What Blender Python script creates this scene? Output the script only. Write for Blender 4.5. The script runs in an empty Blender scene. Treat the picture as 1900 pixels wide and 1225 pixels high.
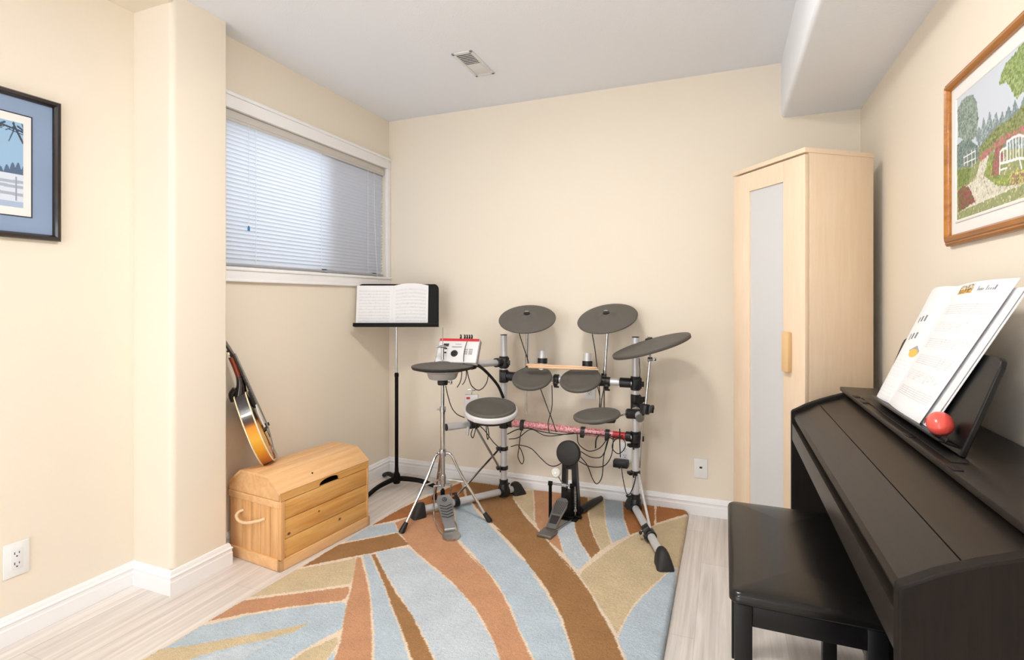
import bpy, bmesh, math, random
import numpy as np
from mathutils import Vector, Matrix

random.seed(7)
SC = bpy.context.scene
COL = SC.collection
PI = math.pi

# ------------------------------------------------------------------ camera
cam_d = bpy.data.cameras.new('camera')
cam_d.sensor_width = 36.0
cam_d.lens = 980.0 / 1900.0 * 36.0
cam_d.shift_y = -(612.5 - 557.0) / 1900.0
cam_d.clip_start = 0.05
cam = bpy.data.objects.new('camera', cam_d)
cam.location = (2.1776, -3.1103, 1.1909)
cam.rotation_euler = (PI / 2, 0, math.radians(21.9))
COL.objects.link(cam)
SC.camera = cam

# ------------------------------------------------------------------ world, lights, exposure
world = bpy.data.worlds.new('sky')
SC.world = world
world.use_nodes = True
bg = world.node_tree.nodes['Background']
bg.inputs[0].default_value = (0.80, 0.90, 1.0, 1)
bg.inputs[1].default_value = 1.0
SC.view_settings.view_transform = 'Standard'
SC.view_settings.look = 'None'
SC.view_settings.gamma = 1.0
SC.view_settings.use_curve_mapping = False
SC.view_settings.exposure = 0.0


def area(name, loc, target, sx, sy, power, color):
    d = bpy.data.lights.new(name, 'AREA')
    d.shape = 'RECTANGLE'
    d.size = sx
    d.size_y = sy
    d.energy = power
    d.color = color
    o = bpy.data.objects.new(name, d)
    o.location = loc
    o.rotation_euler = (Vector(target) - Vector(loc)).to_track_quat('-Z', 'Y').to_euler()
    COL.objects.link(o)
    return o


# fill light at an added rear patio door, and daylight through the alcove window
area('added_door_fill_light', (0.80, -5.34, 1.02), (0.95, -3.34, 1.95), 1.5, 1.95, 46, (0.91, 0.95, 1.0))
area('alcove_window_daylight', (-0.42, -0.68, 1.95), (0.2, -0.68, 1.55), 1.2, 0.8, 8.0, (0.84, 0.92, 1.0))


def lamp_light(name, loc, power, color, size=0.12, disc=False):
    """soft round light of a lamp; a disc shines downwards only"""
    d = bpy.data.lights.new(name, 'AREA' if disc else 'POINT')
    if disc:
        d.shape = 'DISK'
        d.size = size
    else:
        d.shadow_soft_size = size
    d.energy = power
    d.color = color
    o = bpy.data.objects.new(name, d)
    o.location = loc
    COL.objects.link(o)


# ------------------------------------------------------------------ materials
def lin(c):
    return tuple((x / 12.92 if x <= 0.04045 else ((x + 0.055) / 1.055) ** 2.4) for x in [v / 255.0 for v in c])


def new_mat(name):
    m = bpy.data.materials.new(name)
    m.use_nodes = True
    return m, m.node_tree.nodes, m.node_tree.links, m.node_tree.nodes['Principled BSDF']


def mat(name, rgb, rough=0.5, metal=0.0, bump=0.0, bscale=200.0, var=0.0, vscale=6.0, spec=0.5, coat=0.0):
    """plain procedural surface: slight noise in the colour and in the relief"""
    m, N, L, B = new_mat(name)
    c = lin(rgb)
    B.inputs['Base Color'].default_value = (*c, 1)
    B.inputs['Roughness'].default_value = rough
    B.inputs['Metallic'].default_value = metal
    B.inputs['Specular IOR Level'].default_value = spec
    B.inputs['Coat Weight'].default_value = coat
    tc = N.new('ShaderNodeTexCoord')
    if var:
        n = N.new('ShaderNodeTexNoise')
        n.inputs['Scale'].default_value = vscale
        n.inputs['Detail'].default_value = 4
        L.new(tc.outputs['Object'], n.inputs['Vector'])
        r = N.new('ShaderNodeValToRGB')
        r.color_ramp.elements[0].position = 0.3
        r.color_ramp.elements[1].position = 0.7
        r.color_ramp.elements[0].color = (*[x * (1 - var) for x in c], 1)
        r.color_ramp.elements[1].color = (*[min(1, x * (1 + var)) for x in c], 1)
        L.new(n.outputs['Fac'], r.inputs['Fac'])
        L.new(r.outputs['Color'], B.inputs['Base Color'])
    if bump:
        n = N.new('ShaderNodeTexNoise')
        n.inputs['Scale'].default_value = bscale
        n.inputs['Detail'].default_value = 3
        L.new(tc.outputs['Object'], n.inputs['Vector'])
        b = N.new('ShaderNodeBump')
        b.inputs['Strength'].default_value = bump
        b.inputs['Distance'].default_value = 0.002
        L.new(n.outputs['Fac'], b.inputs['Height'])
        L.new(b.outputs['Normal'], B.inputs['Normal'])
    return m


def wood(name, c0, c1, axis='X', scale=1.0, rough=0.45, knots=False, fine=1.0, coat=0.0, spec=0.5, spots=()):
    """streaky grain that runs along one object axis"""
    m, N, L, B = new_mat(name)
    B.inputs['Roughness'].default_value = rough
    B.inputs['Coat Weight'].default_value = coat
    B.inputs['Specular IOR Level'].default_value = spec
    tc = N.new('ShaderNodeTexCoord')
    mp = N.new('ShaderNodeMapping')
    s = [14 * scale, 14 * scale, 14 * scale]
    s['XYZ'.index(axis)] = 1.1 * scale
    mp.inputs['Scale'].default_value = s
    L.new(tc.outputs['Object'], mp.inputs['Vector'])
    n = N.new('ShaderNodeTexNoise')
    n.inputs['Scale'].default_value = 1.6 * fine
    n.inputs['Detail'].default_value = 6
    n.inputs['Roughness'].default_value = 0.62
    n.inputs['Distortion'].default_value = 0.6
    L.new(mp.outputs['Vector'], n.inputs['Vector'])
    r = N.new('ShaderNodeValToRGB')
    r.color_ramp.elements[0].position = 0.32
    r.color_ramp.elements[1].position = 0.68
    r.color_ramp.elements[0].color = (*lin(c0), 1)
    r.color_ramp.elements[1].color = (*lin(c1), 1)
    L.new(n.outputs['Fac'], r.inputs['Fac'])
    out = r.outputs['Color']
    if knots:
        v = N.new('ShaderNodeTexVoronoi')
        v.inputs['Scale'].default_value = 1.0
        m2 = N.new('ShaderNodeMapping')
        s2 = [5.0, 5.0, 6.5]
        s2['XYZ'.index(axis)] = 3.6
        m2.inputs['Scale'].default_value = s2
        L.new(tc.outputs['Object'], m2.inputs['Vector'])
        L.new(m2.outputs['Vector'], v.inputs['Vector'])
        kr = N.new('ShaderNodeValToRGB')
        kr.color_ramp.elements[0].position = 0.035
        kr.color_ramp.elements[0].color = (1, 1, 1, 1)
        kr.color_ramp.elements[1].position = 0.085
        kr.color_ramp.elements[1].color = (0, 0, 0, 1)
        L.new(v.outputs['Distance'], kr.inputs['Fac'])
        mx = N.new('ShaderNodeMix')
        mx.data_type = 'RGBA'
        L.new(kr.outputs['Color'], mx.inputs[0])
        L.new(out, mx.inputs[6])
        mx.inputs[7].default_value = (*lin([x * 0.42 for x in c0]), 1)
        out = mx.outputs[2]
    for (kx, kz, kr_) in spots:
        d = N.new('ShaderNodeVectorMath')
        d.operation = 'DISTANCE'
        sc_ = N.new('ShaderNodeVectorMath')
        sc_.operation = 'MULTIPLY'
        sc_.inputs[1].default_value = (0.75, 0.0, 1.0)
        L.new(tc.outputs['Object'], sc_.inputs[0])
        L.new(sc_.outputs[0], d.inputs[0])
        d.inputs[1].default_value = (0.75 * kx, 0.0, kz)
        rr_ = N.new('ShaderNodeMapRange')
        rr_.inputs['From Min'].default_value = kr_ * 0.6
        rr_.inputs['From Max'].default_value = kr_ * 1.5
        rr_.inputs['To Min'].default_value = 1.0
        rr_.inputs['To Max'].default_value = 0.0
        L.new(d.outputs['Value'], rr_.inputs['Value'])
        mx = N.new('ShaderNodeMix')
        mx.data_type = 'RGBA'
        L.new(rr_.outputs['Result'], mx.inputs[0])
        L.new(out, mx.inputs[6])
        mx.inputs[7].default_value = (*lin([x * 0.42 for x in c0]), 1)
        out = mx.outputs[2]
    L.new(out, B.inputs['Base Color'])
    b = N.new('ShaderNodeBump')
    b.inputs['Strength'].default_value = 0.08
    b.inputs['Distance'].default_value = 0.001
    L.new(n.outputs['Fac'], b.inputs['Height'])
    L.new(b.outputs['Normal'], B.inputs['Normal'])
    return m


def painted(name, rough=0.6, bump=0.0, bscale=300.0, var=0.0):
    """surface whose own colour pattern is stored per vertex in the attribute 'Col'"""
    m, N, L, B = new_mat(name)
    a = N.new('ShaderNodeAttribute')
    a.attribute_name = 'Col'
    out = a.outputs['Color']
    tc = N.new('ShaderNodeTexCoord')
    n = N.new('ShaderNodeTexNoise')
    n.inputs['Scale'].default_value = bscale
    n.inputs['Detail'].default_value = 4
    L.new(tc.outputs['Object'], n.inputs['Vector'])
    if var:
        r = N.new('ShaderNodeMapRange')
        r.inputs['From Min'].default_value = 0.3
        r.inputs['From Max'].default_value = 0.7
        r.inputs['To Min'].default_value = 1 - var
        r.inputs['To Max'].default_value = 1 + var
        n2 = N.new('ShaderNodeTexNoise')
        n2.inputs['Scale'].default_value = 9.0
        n2.inputs['Detail'].default_value = 7
        n2.inputs['Roughness'].default_value = 0.7
        L.new(tc.outputs['Object'], n2.inputs['Vector'])
        L.new(n2.outputs['Fac'], r.inputs['Value'])
        mx = N.new('ShaderNodeMix')
        mx.data_type = 'RGBA'
        mx.blend_type = 'MULTIPLY'
        mx.inputs[0].default_value = 1.0
        L.new(out, mx.inputs[6])
        L.new(r.outputs['Result'], mx.inputs[7])
        out = mx.outputs[2]
    L.new(out, B.inputs['Base Color'])
    B.inputs['Roughness'].default_value = rough
    B.inputs['Specular IOR Level'].default_value = 0.3
    if bump:
        b = N.new('ShaderNodeBump')
        b.inputs['Strength'].default_value = bump
        b.inputs['Distance'].default_value = 0.006
        L.new(n.outputs['Fac'], b.inputs['Height'])
        L.new(b.outputs['Normal'], B.inputs['Normal'])
    return m


M = {}
M['wall'] = mat('cream_wall_paint', (239, 229, 213), 0.75, bump=0.10, bscale=260, spec=0.25)
M['ceiling'] = mat('stippled_ceiling_paint', (243, 246, 252), 0.9, bump=0.5, bscale=130, spec=0.1)
M['trim'] = mat('white_trim_paint', (246, 246, 248), 0.4, spec=0.4)
M['vinyl'] = mat('white_vinyl', (232, 234, 238), 0.35)
M['plate'] = mat('white_wall_plate', (240, 240, 240), 0.35)
M['slot'] = mat('dark_slot', (38, 36, 36), 0.6)
M['vent'] = mat('white_vent_enamel', (226, 226, 226), 0.4)
M['black_metal'] = mat('black_powder_coat', (9, 8, 9), 0.5, bump=0.05, bscale=500, spec=0.18)
M['black_plastic'] = mat('black_plastic', (24, 24, 26), 0.42, var=0.05)
M['dark_rubber'] = mat('charcoal_rubber', (94, 90, 84), 0.62, bump=0.12, bscale=420, var=0.04, spec=0.4)
M['rubber_edge'] = mat('black_rubber_edge', (36, 34, 33), 0.6)
M['chrome'] = mat('chrome', (196, 198, 202), 0.14, metal=1.0)
M['steel'] = mat('brushed_steel', (186, 188, 190), 0.32, metal=1.0, bump=0.04, bscale=600)
M['alu'] = mat('silver_grey_tube', (214, 214, 217), 0.36, metal=0.25)
M['grey_pad'] = mat('light_grey_plastic', (172, 170, 168), 0.5)
M['silver'] = mat('silver_white_plastic', (222, 222, 226), 0.35)
M['module'] = mat('pale_silver_plastic', (224, 222, 224), 0.4)
M['module_side'] = mat('grey_plastic_side', (170, 166, 168), 0.45)
M['red'] = mat('red_plastic', (196, 40, 48), 0.4)
M['felt'] = mat('white_felt', (224, 222, 214), 0.95, bump=0.3, bscale=300)
M['cable'] = mat('black_cable', (18, 18, 18), 0.5)
M['stick'] = wood('pale_hickory', (222, 178, 140), (238, 200, 164), 'X', 3.0, 0.45)
M['pine_x'] = wood('pine_boards_along', (208, 146, 70), (236, 188, 118), 'X', 1.0, 0.42, knots=True, fine=1.3, spots=((0.045, 0.150, 0.006), (0.345, 0.105, 0.006), (0.215, 0.190, 0.004)))
M['pine_pale'] = wood('pale_pine_boards', (224, 172, 116), (238, 194, 144), 'X', 1.2, 0.45, fine=1.2)
M['pine_z'] = wood('pine_boards_upright', (214, 158, 98), (238, 190, 136), 'Z', 1.2, 0.45, fine=1.4)
M['pine_in'] = mat('dark_peg_wood_and_shade', (40, 22, 10), 0.7)  # paints the shaded chest hollow; also the lid peg's own dark wood
M['rope'] = mat('pale_rope', (232, 200, 162), 0.85, bump=0.4, bscale=400)
M['birch'] = wood('birch_veneer', (238, 213, 184), (243, 222, 196), 'Z', 0.9, 0.42, fine=2.6)
M['birch_x'] = wood('birch_veneer_across', (238, 214, 185), (243, 222, 197), 'X', 0.9, 0.42, fine=2.6)
M['handle_wood'] = mat('pale_wood_handle', (228, 192, 142), 0.4, var=0.05)
M['piano'] = wood('dark_rosewood_laminate', (28, 23, 20), (36, 30, 25), 'Y', 2.0, 0.36, fine=2.0, spec=0.35)
M['piano_dark'] = mat('near_black_panel', (20, 17, 16), 0.5)
M['leather'] = mat('black_vinyl_upholstery', (20, 18, 17), 0.24, bump=0.05, bscale=380, spec=0.4)
M['satin_black'] = mat('satin_black_wood', (17, 16, 18), 0.38, spec=0.3)
M['frame_dark'] = mat('dark_lacquer_frame', (34, 24, 20), 0.18, var=0.3, vscale=14, coat=0.5)
M['gold_wood'] = wood('golden_oak_frame', (146, 86, 22), (190, 122, 40), 'Y', 1.5, 0.3, coat=0.3)
M['gold_wood_z'] = wood('golden_oak_frame_upright', (204, 150, 92), (226, 176, 120), 'Z', 1.5, 0.3, coat=0.3)
M['mat_white'] = mat('white_mat_board', (236, 234, 232), 0.8)
M['mat_blue'] = mat('blue_mat_board', (140, 160, 190), 0.8, var=0.03)
M['mat_edge'] = mat('dark_mat_bevel', (46, 52, 60), 0.7)
M['ivory'] = mat('ivory_binding', (238, 222, 184), 0.4)
M['ebony'] = mat('ebony', (24, 18, 16), 0.35)
M['egg'] = mat('coral_red_plastic', (236, 90, 80), 0.28, coat=0.3)
M['egg_mark'] = mat('dark_red_print', (120, 22, 26), 0.5)
M['blue'] = mat('blue_plastic', (44, 124, 178), 0.4)
M['blind_rail'] = mat('blind_rail_enamel', (206, 202, 198), 0.45)
M['blind_bottom'] = mat('grey_rail_enamel', (168, 168, 172), 0.4)
M['piano_side'] = wood('shaded_side_laminate', (24, 20, 18), (31, 26, 23), 'Z', 2.0, 0.5, fine=2.0, spec=0.15)  # rosewood laminate copy; the side panels' dim reflections are put into its colour
M['paper'] = mat('white_paper', (236, 235, 238), 0.8)
M['page'] = painted('printed_page', 0.8)
M['art'] = painted('painted_picture', 0.5, var=0.0)
M['rug'] = painted('tufted_wool_pile', 0.95, bump=0.75, bscale=330.0, var=0.10)


def mat_floor():
    m, N, L, B = new_mat('pale_wood_look_tile')
    tc = N.new('ShaderNodeTexCoord')
    mp = N.new('ShaderNodeMapping')
    mp.inputs['Rotation'].default_value = (0, 0, PI / 2)
    mp.inputs['Location'].default_value = (0.35, 0.02, 0)
    L.new(tc.outputs['Object'], mp.inputs['Vector'])
    br = N.new('ShaderNodeTexBrick')
    br.offset = 0.37
    br.inputs['Color1'].default_value = (*lin((224, 217, 212)), 1)
    br.inputs['Color2'].default_value = (*lin((234, 228, 223)), 1)
    br.inputs['Mortar'].default_value = (*lin((212, 205, 200)), 1)
    br.inputs['Scale'].default_value = 1.0
    br.inputs['Brick Width'].default_value = 0.92
    br.inputs['Row Height'].default_value = 0.30
    br.inputs['Mortar Size'].default_value = 0.0016
    br.inputs['Bias'].default_value = 0.0
    L.new(mp.outputs['Vector'], br.inputs['Vector'])
    st = N.new('ShaderNodeMapping')
    st.inputs['Scale'].default_value = (42, 1.5, 1)
    L.new(tc.outputs['Object'], st.inputs['Vector'])
    n = N.new('ShaderNodeTexNoise')
    n.inputs['Scale'].default_value = 1.0
    n.inputs['Detail'].default_value = 7
    n.inputs['Roughness'].default_value = 0.65
    n.inputs['Distortion'].default_value = 0.4
    L.new(st.outputs['Vector'], n.inputs['Vector'])
    r = N.new('ShaderNodeValToRGB')
    r.color_ramp.elements[0].position = 0.30
    r.color_ramp.elements[0].color = (0.75, 0.73, 0.715, 1)
    r.color_ramp.elements[1].position = 0.62
    r.color_ramp.elements[1].color = (1.04, 1.03, 1.02, 1)
    L.new(n.outputs['Fac'], r.inputs['Fac'])
    mx = N.new('ShaderNodeMix')
    mx.data_type = 'RGBA'
    mx.blend_type = 'MULTIPLY'
    mx.inputs[0].default_value = 1.0
    L.new(br.outputs['Color'], mx.inputs[6])
    L.new(r.outputs['Color'], mx.inputs[7])
    L.new(mx.outputs[2], B.inputs['Base Color'])
    B.inputs['Roughness'].default_value = 0.42
    B.inputs['Specular IOR Level'].default_value = 0.4
    b = N.new('ShaderNodeBump')
    b.inputs['Strength'].default_value = 0.1
    b.inputs['Distance'].default_value = 0.001
    L.new(n.outputs['Fac'], b.inputs['Height'])
    L.new(b.outputs['Normal'], B.inputs['Normal'])
    return m


def mat_slat():
    m, N, L, B = new_mat('translucent_white_slat')
    B.inputs['Base Color'].default_value = (*lin((232, 234, 240)), 1)
    B.inputs['Roughness'].default_value = 0.5
    t = N.new('ShaderNodeBsdfTranslucent')
    t.inputs['Color'].default_value = (0.86, 0.90, 0.96, 1)
    mx = N.new('ShaderNodeMixShader')
    mx.inputs[0].default_value = 0.28
    out = N['Material Output']
    L.new(B.outputs[0], mx.inputs[1])
    L.new(t.outputs[0], mx.inputs[2])
    L.new(mx.outputs[0], out.inputs['Surface'])
    return m


def mat_glass(name, rough=0.0, rgb=(250, 252, 255), trans=1.0, ior=1.45):
    m, N, L, B = new_mat(name)
    B.inputs['Base Color'].default_value = (*lin(rgb), 1)
    B.inputs['Roughness'].default_value = rough
    B.inputs['Transmission Weight'].default_value = trans
    B.inputs['IOR'].default_value = ior
    return m


def mat_clear(name, rgb=(1, 1, 1), gloss=0.06):
    m, N, L, B = new_mat(name)
    t = N.new('ShaderNodeBsdfTransparent')
    t.inputs['Color'].default_value = (*rgb, 1)
    g = N.new('ShaderNodeBsdfGlossy')
    g.inputs['Roughness'].default_value = 0.02
    mx = N.new('ShaderNodeMixShader')
    mx.inputs[0].default_value = gloss
    L.new(t.outputs[0], mx.inputs[1])
    L.new(g.outputs[0], mx.inputs[2])
    L.new(mx.outputs[0], N['Material Output'].inputs['Surface'])
    return m


def mat_emit(name, rgb, s):
    m, N, L, B = new_mat(name)
    B.inputs['Base Color'].default_value = (0.9, 0.88, 0.8, 1)
    B.inputs['Emission Color'].default_value = (*rgb, 1)
    B.inputs['Emission Strength'].default_value = s
    return m


def mat_pink():
    m, N, L, B = new_mat('pink_mottled_tape')
    tc = N.new('ShaderNodeTexCoord')
    n = N.new('ShaderNodeTexNoise')
    n.inputs['Scale'].default_value = 110
    n.inputs['Detail'].default_value = 3
    L.new(tc.outputs['Object'], n.inputs['Vector'])
    r = N.new('ShaderNodeValToRGB')
    r.color_ramp.elements[0].position = 0.38
    r.color_ramp.elements[0].color = (*lin((190, 92, 104)), 1)
    r.color_ramp.elements[1].position = 0.62
    r.color_ramp.elements[1].color = (*lin((238, 182, 182)), 1)
    L.new(n.outputs['Fac'], r.inputs['Fac'])
    L.new(r.outputs['Color'], B.inputs['Base Color'])
    B.inputs['Roughness'].default_value = 0.3
    return m


def mat_sunburst():
    """amber rim wood shading to dark brown towards the neck (the instrument's own finish)"""
    m, N, L, B = new_mat('sunburst_lacquer')
    tc = N.new('ShaderNodeTexCoord')
    sp = N.new('ShaderNodeSeparateXYZ')
    L.new(tc.outputs['Object'], sp.inputs['Vector'])
    r = N.new('ShaderNodeValToRGB')
    e = r.color_ramp.elements
    e[0].position = 0.02
    e[0].color = (*lin((176, 84, 20)), 1)
    e[1].position = 0.10
    e[1].color = (*lin((222, 152, 34)), 1)
    for p, c in ((0.15, (232, 172, 50)), (0.205, (214, 136, 34)), (0.222, (96, 44, 18)), (0.238, (30, 18, 14)), (0.40, (28, 15, 12)),
                 (0.425, (120, 44, 18)), (0.535, (140, 52, 20)), (0.56, (34, 18, 14))):
        x = e.new(p)
        x.color = (*lin(c), 1)
    L.new(sp.outputs['Z'], r.inputs['Fac'])
    L.new(r.outputs['Color'], B.inputs['Base Color'])
    B.inputs['Roughness'].default_value = 0.2
    B.inputs['Coat Weight'].default_value = 0.4
    return m


M['floor'] = mat_floor()
M['slat'] = mat_slat()
M['pane'] = mat_clear('window_glass', (0.96, 0.98, 1.0), 0.06)
M['screen'] = mat_clear('insect_screen', (0.45, 0.46, 0.48), 0.0)
M['frost'] = mat_glass('frosted_glass', 0.30, (253, 253, 254), 0.36)
M['pink'] = mat_pink()
M['sunburst'] = mat_sunburst()
M['dome'] = mat_emit('glowing_frosted_dome', (1.0, 0.95, 0.88), 46.0)


# ------------------------------------------------------------------ mesh builder
def V(*a):
    return Vector(a[0] if len(a) == 1 else a)


def basis(n, hint=(0, 0, 1)):
    n = V(n).normalized()
    h = V(hint)
    if abs(n.dot(h.normalized())) > 0.98:
        h = V(1, 0, 0)
    x = h.cross(n).normalized()
    return x, n.cross(x), n


def smooth_path(pts, k=6):
    """Catmull-Rom through the points"""
    P = [V(p) for p in pts]
    if len(P) < 3:
        return P
    out = []
    Q = [P[0] * 2 - P[1]] + P + [P[-1] * 2 - P[-2]]
    for i in range(1, len(Q) - 2):
        a, b, c, d = Q[i - 1], Q[i], Q[i + 1], Q[i + 2]
        for j in range(k):
            t = j / k
            out.append(0.5 * (2 * b + (c - a) * t + (2 * a - 5 * b + 4 * c - d) * t * t + (3 * b - a - 3 * c + d) * t ** 3))
    out.append(P[-1])
    return out


class MB:
    def __init__(self):
        self.v, self.f, self.mi, self.M = [], [], [], Matrix.Identity(4)
        self.cur = 0

    def add(self, vs, fs):
        b = len(self.v)
        self.v += [self.M @ V(p) for p in vs]
        self.f += [[b + i for i in f] for f in fs]
        self.mi += [self.cur] * len(fs)
        return self

    def box(self, lo, hi, bev=0.0, seg=2):
        lo, hi = V(lo), V(hi)
        if bev <= 0:
            x0, y0, z0 = lo
            x1, y1, z1 = hi
            return self.add([(x0, y0, z0), (x1, y0, z0), (x1, y1, z0), (x0, y1, z0), (x0, y0, z1), (x1, y0, z1), (x1, y1, z1), (x0, y1, z1)],
                            [(0, 3, 2, 1), (4, 5, 6, 7), (0, 1, 5, 4), (1, 2, 6, 5), (2, 3, 7, 6), (3, 0, 4, 7)])
        bm = bmesh.new()
        bmesh.ops.create_cube(bm, size=1.0)
        c, s = (lo + hi) / 2, hi - lo
        for v in bm.verts:
            v.co = V(c.x + v.co.x * s.x, c.y + v.co.y * s.y, c.z + v.co.z * s.z)
        bmesh.ops.bevel(bm, geom=bm.edges[:], offset=bev, segments=seg, profile=0.5, affect='EDGES')
        bm.verts.index_update()
        self.add([v.co.copy() for v in bm.verts], [[v.index for v in f.verts] for f in bm.faces])
        bm.free()
        return self

    def obox(self, c, s, ax, bev=0.0):
        """box with centre c, sizes s and axes ax"""
        old = self.M
        m = Matrix((V(ax[0]), V(ax[1]), V(ax[2]))).transposed().to_4x4()
        m.translation = V(c)
        self.M = old @ m
        s = V(s) / 2
        self.box(-s, s, bev)
        self.M = old
        return self

    def lathe(self, prof, p, n, seg=40, hint=(0, 0, 1)):
        x, y, n = basis(n, hint)
        p = V(p)
        vs, fs = [], []
        ring = []
        for (r, h) in prof:
            if r <= 1e-6:
                ring.append([len(vs)])
                vs.append(p + n * h)
            else:
                ring.append(list(range(len(vs), len(vs) + seg)))
                for k in range(seg):
                    a = 2 * PI * k / seg
                    vs.append(p + n * h + (x * math.cos(a) + y * math.sin(a)) * r)
        for a, b in zip(ring, ring[1:]):
            for k in range(seg):
                k2 = (k + 1) % seg
                if len(a) == 1 and len(b) == 1:
                    break
                if len(a) == 1:
                    fs.append((a[0], b[k2], b[k]))
                elif len(b) == 1:
                    fs.append((a[k], a[k2], b[0]))
                else:
                    fs.append((a[k], a[k2], b[k2], b[k]))
        return self.add(vs, fs)

    def cyl(self, a, b, r, r2=None, seg=20, ch=0.0):
        a, b = V(a), V(b)
        h = (b - a).length
        r2 = r if r2 is None else r2
        if ch:
            pr = [(0, 0), (r - ch, 0), (r, ch), (r2, h - ch), (r2 - ch, h), (0, h)]
        else:
            pr = [(0, 0), (r, 0), (r2, h), (0, h)]
        return self.lathe(pr, a, b - a, seg)

    def pipe(self, a, b, r, ri, seg=20):
        """open tube with a wall"""
        a, b = V(a), V(b)
        h = (b - a).length
        return self.lathe([(0, 0), (r, 0), (r, h), (ri, h), (ri, h * 0.4), (0, h * 0.4)], a, b - a, seg)

    def tube(self, pts, r, seg=8, k=6, flat=None):
        """round (or oval: flat = (across factor, axis)) tube along a smoothed path"""
        P = smooth_path(pts, k) if k else [V(p) for p in pts]
        n = len(P)
        R = r if isinstance(r, (list, tuple)) else None
        up = None
        vs, fs = [], []
        for i, p in enumerate(P):
            t = (P[min(i + 1, n - 1)] - P[max(i - 1, 0)]).normalized()
            if up is None:
                up = basis(t)[0]
            up = (up - t * up.dot(t))
            if up.length < 1e-6:
                up = basis(t)[0]
            up.normalize()
            w = t.cross(up)
            if R:
                q = i / (n - 1) * (len(R) - 1)
                j = min(int(q), len(R) - 2)
                rr = R[j] + (R[j + 1] - R[j]) * (q - j)
            else:
                rr = r
            for s in range(seg):
                a = 2 * PI * s / seg
                vs.append(p + (up * math.cos(a) + w * math.sin(a)) * rr)
        for i in range(n - 1):
            for s in range(seg):
                s2 = (s + 1) % seg
                fs.append((i * seg + s, i * seg + s2, (i + 1) * seg + s2, (i + 1) * seg + s))
        fs.append(list(range(seg))[::-1])
        fs.append(list(range((n - 1) * seg, n * seg)))
        return self.add(vs, fs)

    def prism(self, poly, o, ex, ey, d):
        """outline in the plane (ex, ey) at o, pushed along vector d"""
        o, ex, ey, d = V(o), V(ex), V(ey), V(d)
        a = [o + ex * p[0] + ey * p[1] for p in poly]
        n = len(a)
        vs = a + [p + d for p in a]
        fs = [list(range(n))[::-1], list(range(n, 2 * n))] + [(i, (i + 1) % n, n + (i + 1) % n, n + i) for i in range(n)]
        return self.add(vs, fs)

    def build(self, name, mats, parent=None, sharp=32, origin=None):
        bm = bmesh.new()
        off = ORI.get(parent.name, V(0, 0, 0)) if parent is not None else V(0, 0, 0)
        if parent is None:
            if origin is None:
                lo = V([min(p[i] for p in self.v) for i in range(3)])
                hi = V([max(p[i] for p in self.v) for i in range(3)])
                origin = V((lo.x + hi.x) / 2, (lo.y + hi.y) / 2, lo.z)
            off = V(origin)
        vv = [bm.verts.new(p - off) for p in self.v]
        mats = mats if isinstance(mats, (list, tuple)) else [mats]
        for f, mi in zip(self.f, self.mi):
            try:
                q = bm.faces.new([vv[i] for i in f])
                q.material_index = mi
                q.smooth = True
            except ValueError:
                pass
        bmesh.ops.recalc_face_normals(bm, faces=bm.faces[:])
        me = bpy.data.meshes.new(name)
        bm.to_mesh(me)
        bm.free()
        for m in mats:
            me.materials.append(m)
        me.set_sharp_from_angle(angle=math.radians(sharp))
        o = bpy.data.objects.new(name, me)
        COL.objects.link(o)
        if parent is not None:
            o.parent = parent
            ORI[o.name] = off
        else:
            o.location = off
            ORI[o.name] = off
        return o


ORI = {}


def tag(o, label=None, cat=None, group=None, kind=None):
    for k, v in (('label', label), ('category', cat), ('group', group), ('kind', kind)):
        if v:
            o[k] = v
    return o


def thing(name, label, cat, loc, group=None):
    o = bpy.data.objects.new(name, None)
    o.empty_display_size = 0.05
    o.location = loc
    COL.objects.link(o)
    ORI[o.name] = V(loc)
    return tag(o, label, cat, group)


def struct(name, mb, m, parent=None, sharp=32):
    o = mb.build(name, m, parent, sharp, origin=(0, 0, 0) if parent is None else None)
    if parent is None:
        o['kind'] = 'structure'
    return o


def in_poly(px, py, poly):
    """vectorised even-odd test"""
    c = np.zeros(px.shape, bool)
    n = len(poly)
    for i in range(n):
        x0, y0 = poly[i]
        x1, y1 = poly[(i + 1) % n]
        if y0 == y1:
            continue
        cr = ((y0 > py) != (y1 > py)) & (px < (x1 - x0) * (py - y0) / (y1 - y0) + x0)
        c ^= cr
    return c


def poly_dist(px, py, poly):
    d = np.full(px.shape, 1e9)
    n = len(poly)
    for i in range(n):
        x0, y0 = poly[i]
        x1, y1 = poly[(i + 1) % n]
        dx, dy = x1 - x0, y1 - y0
        l2 = dx * dx + dy * dy + 1e-12
        t = np.clip(((px - x0) * dx + (py - y0) * dy) / l2, 0, 1)
        d = np.minimum(d, np.hypot(px - x0 - t * dx, py - y0 - t * dy))
    return d


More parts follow.
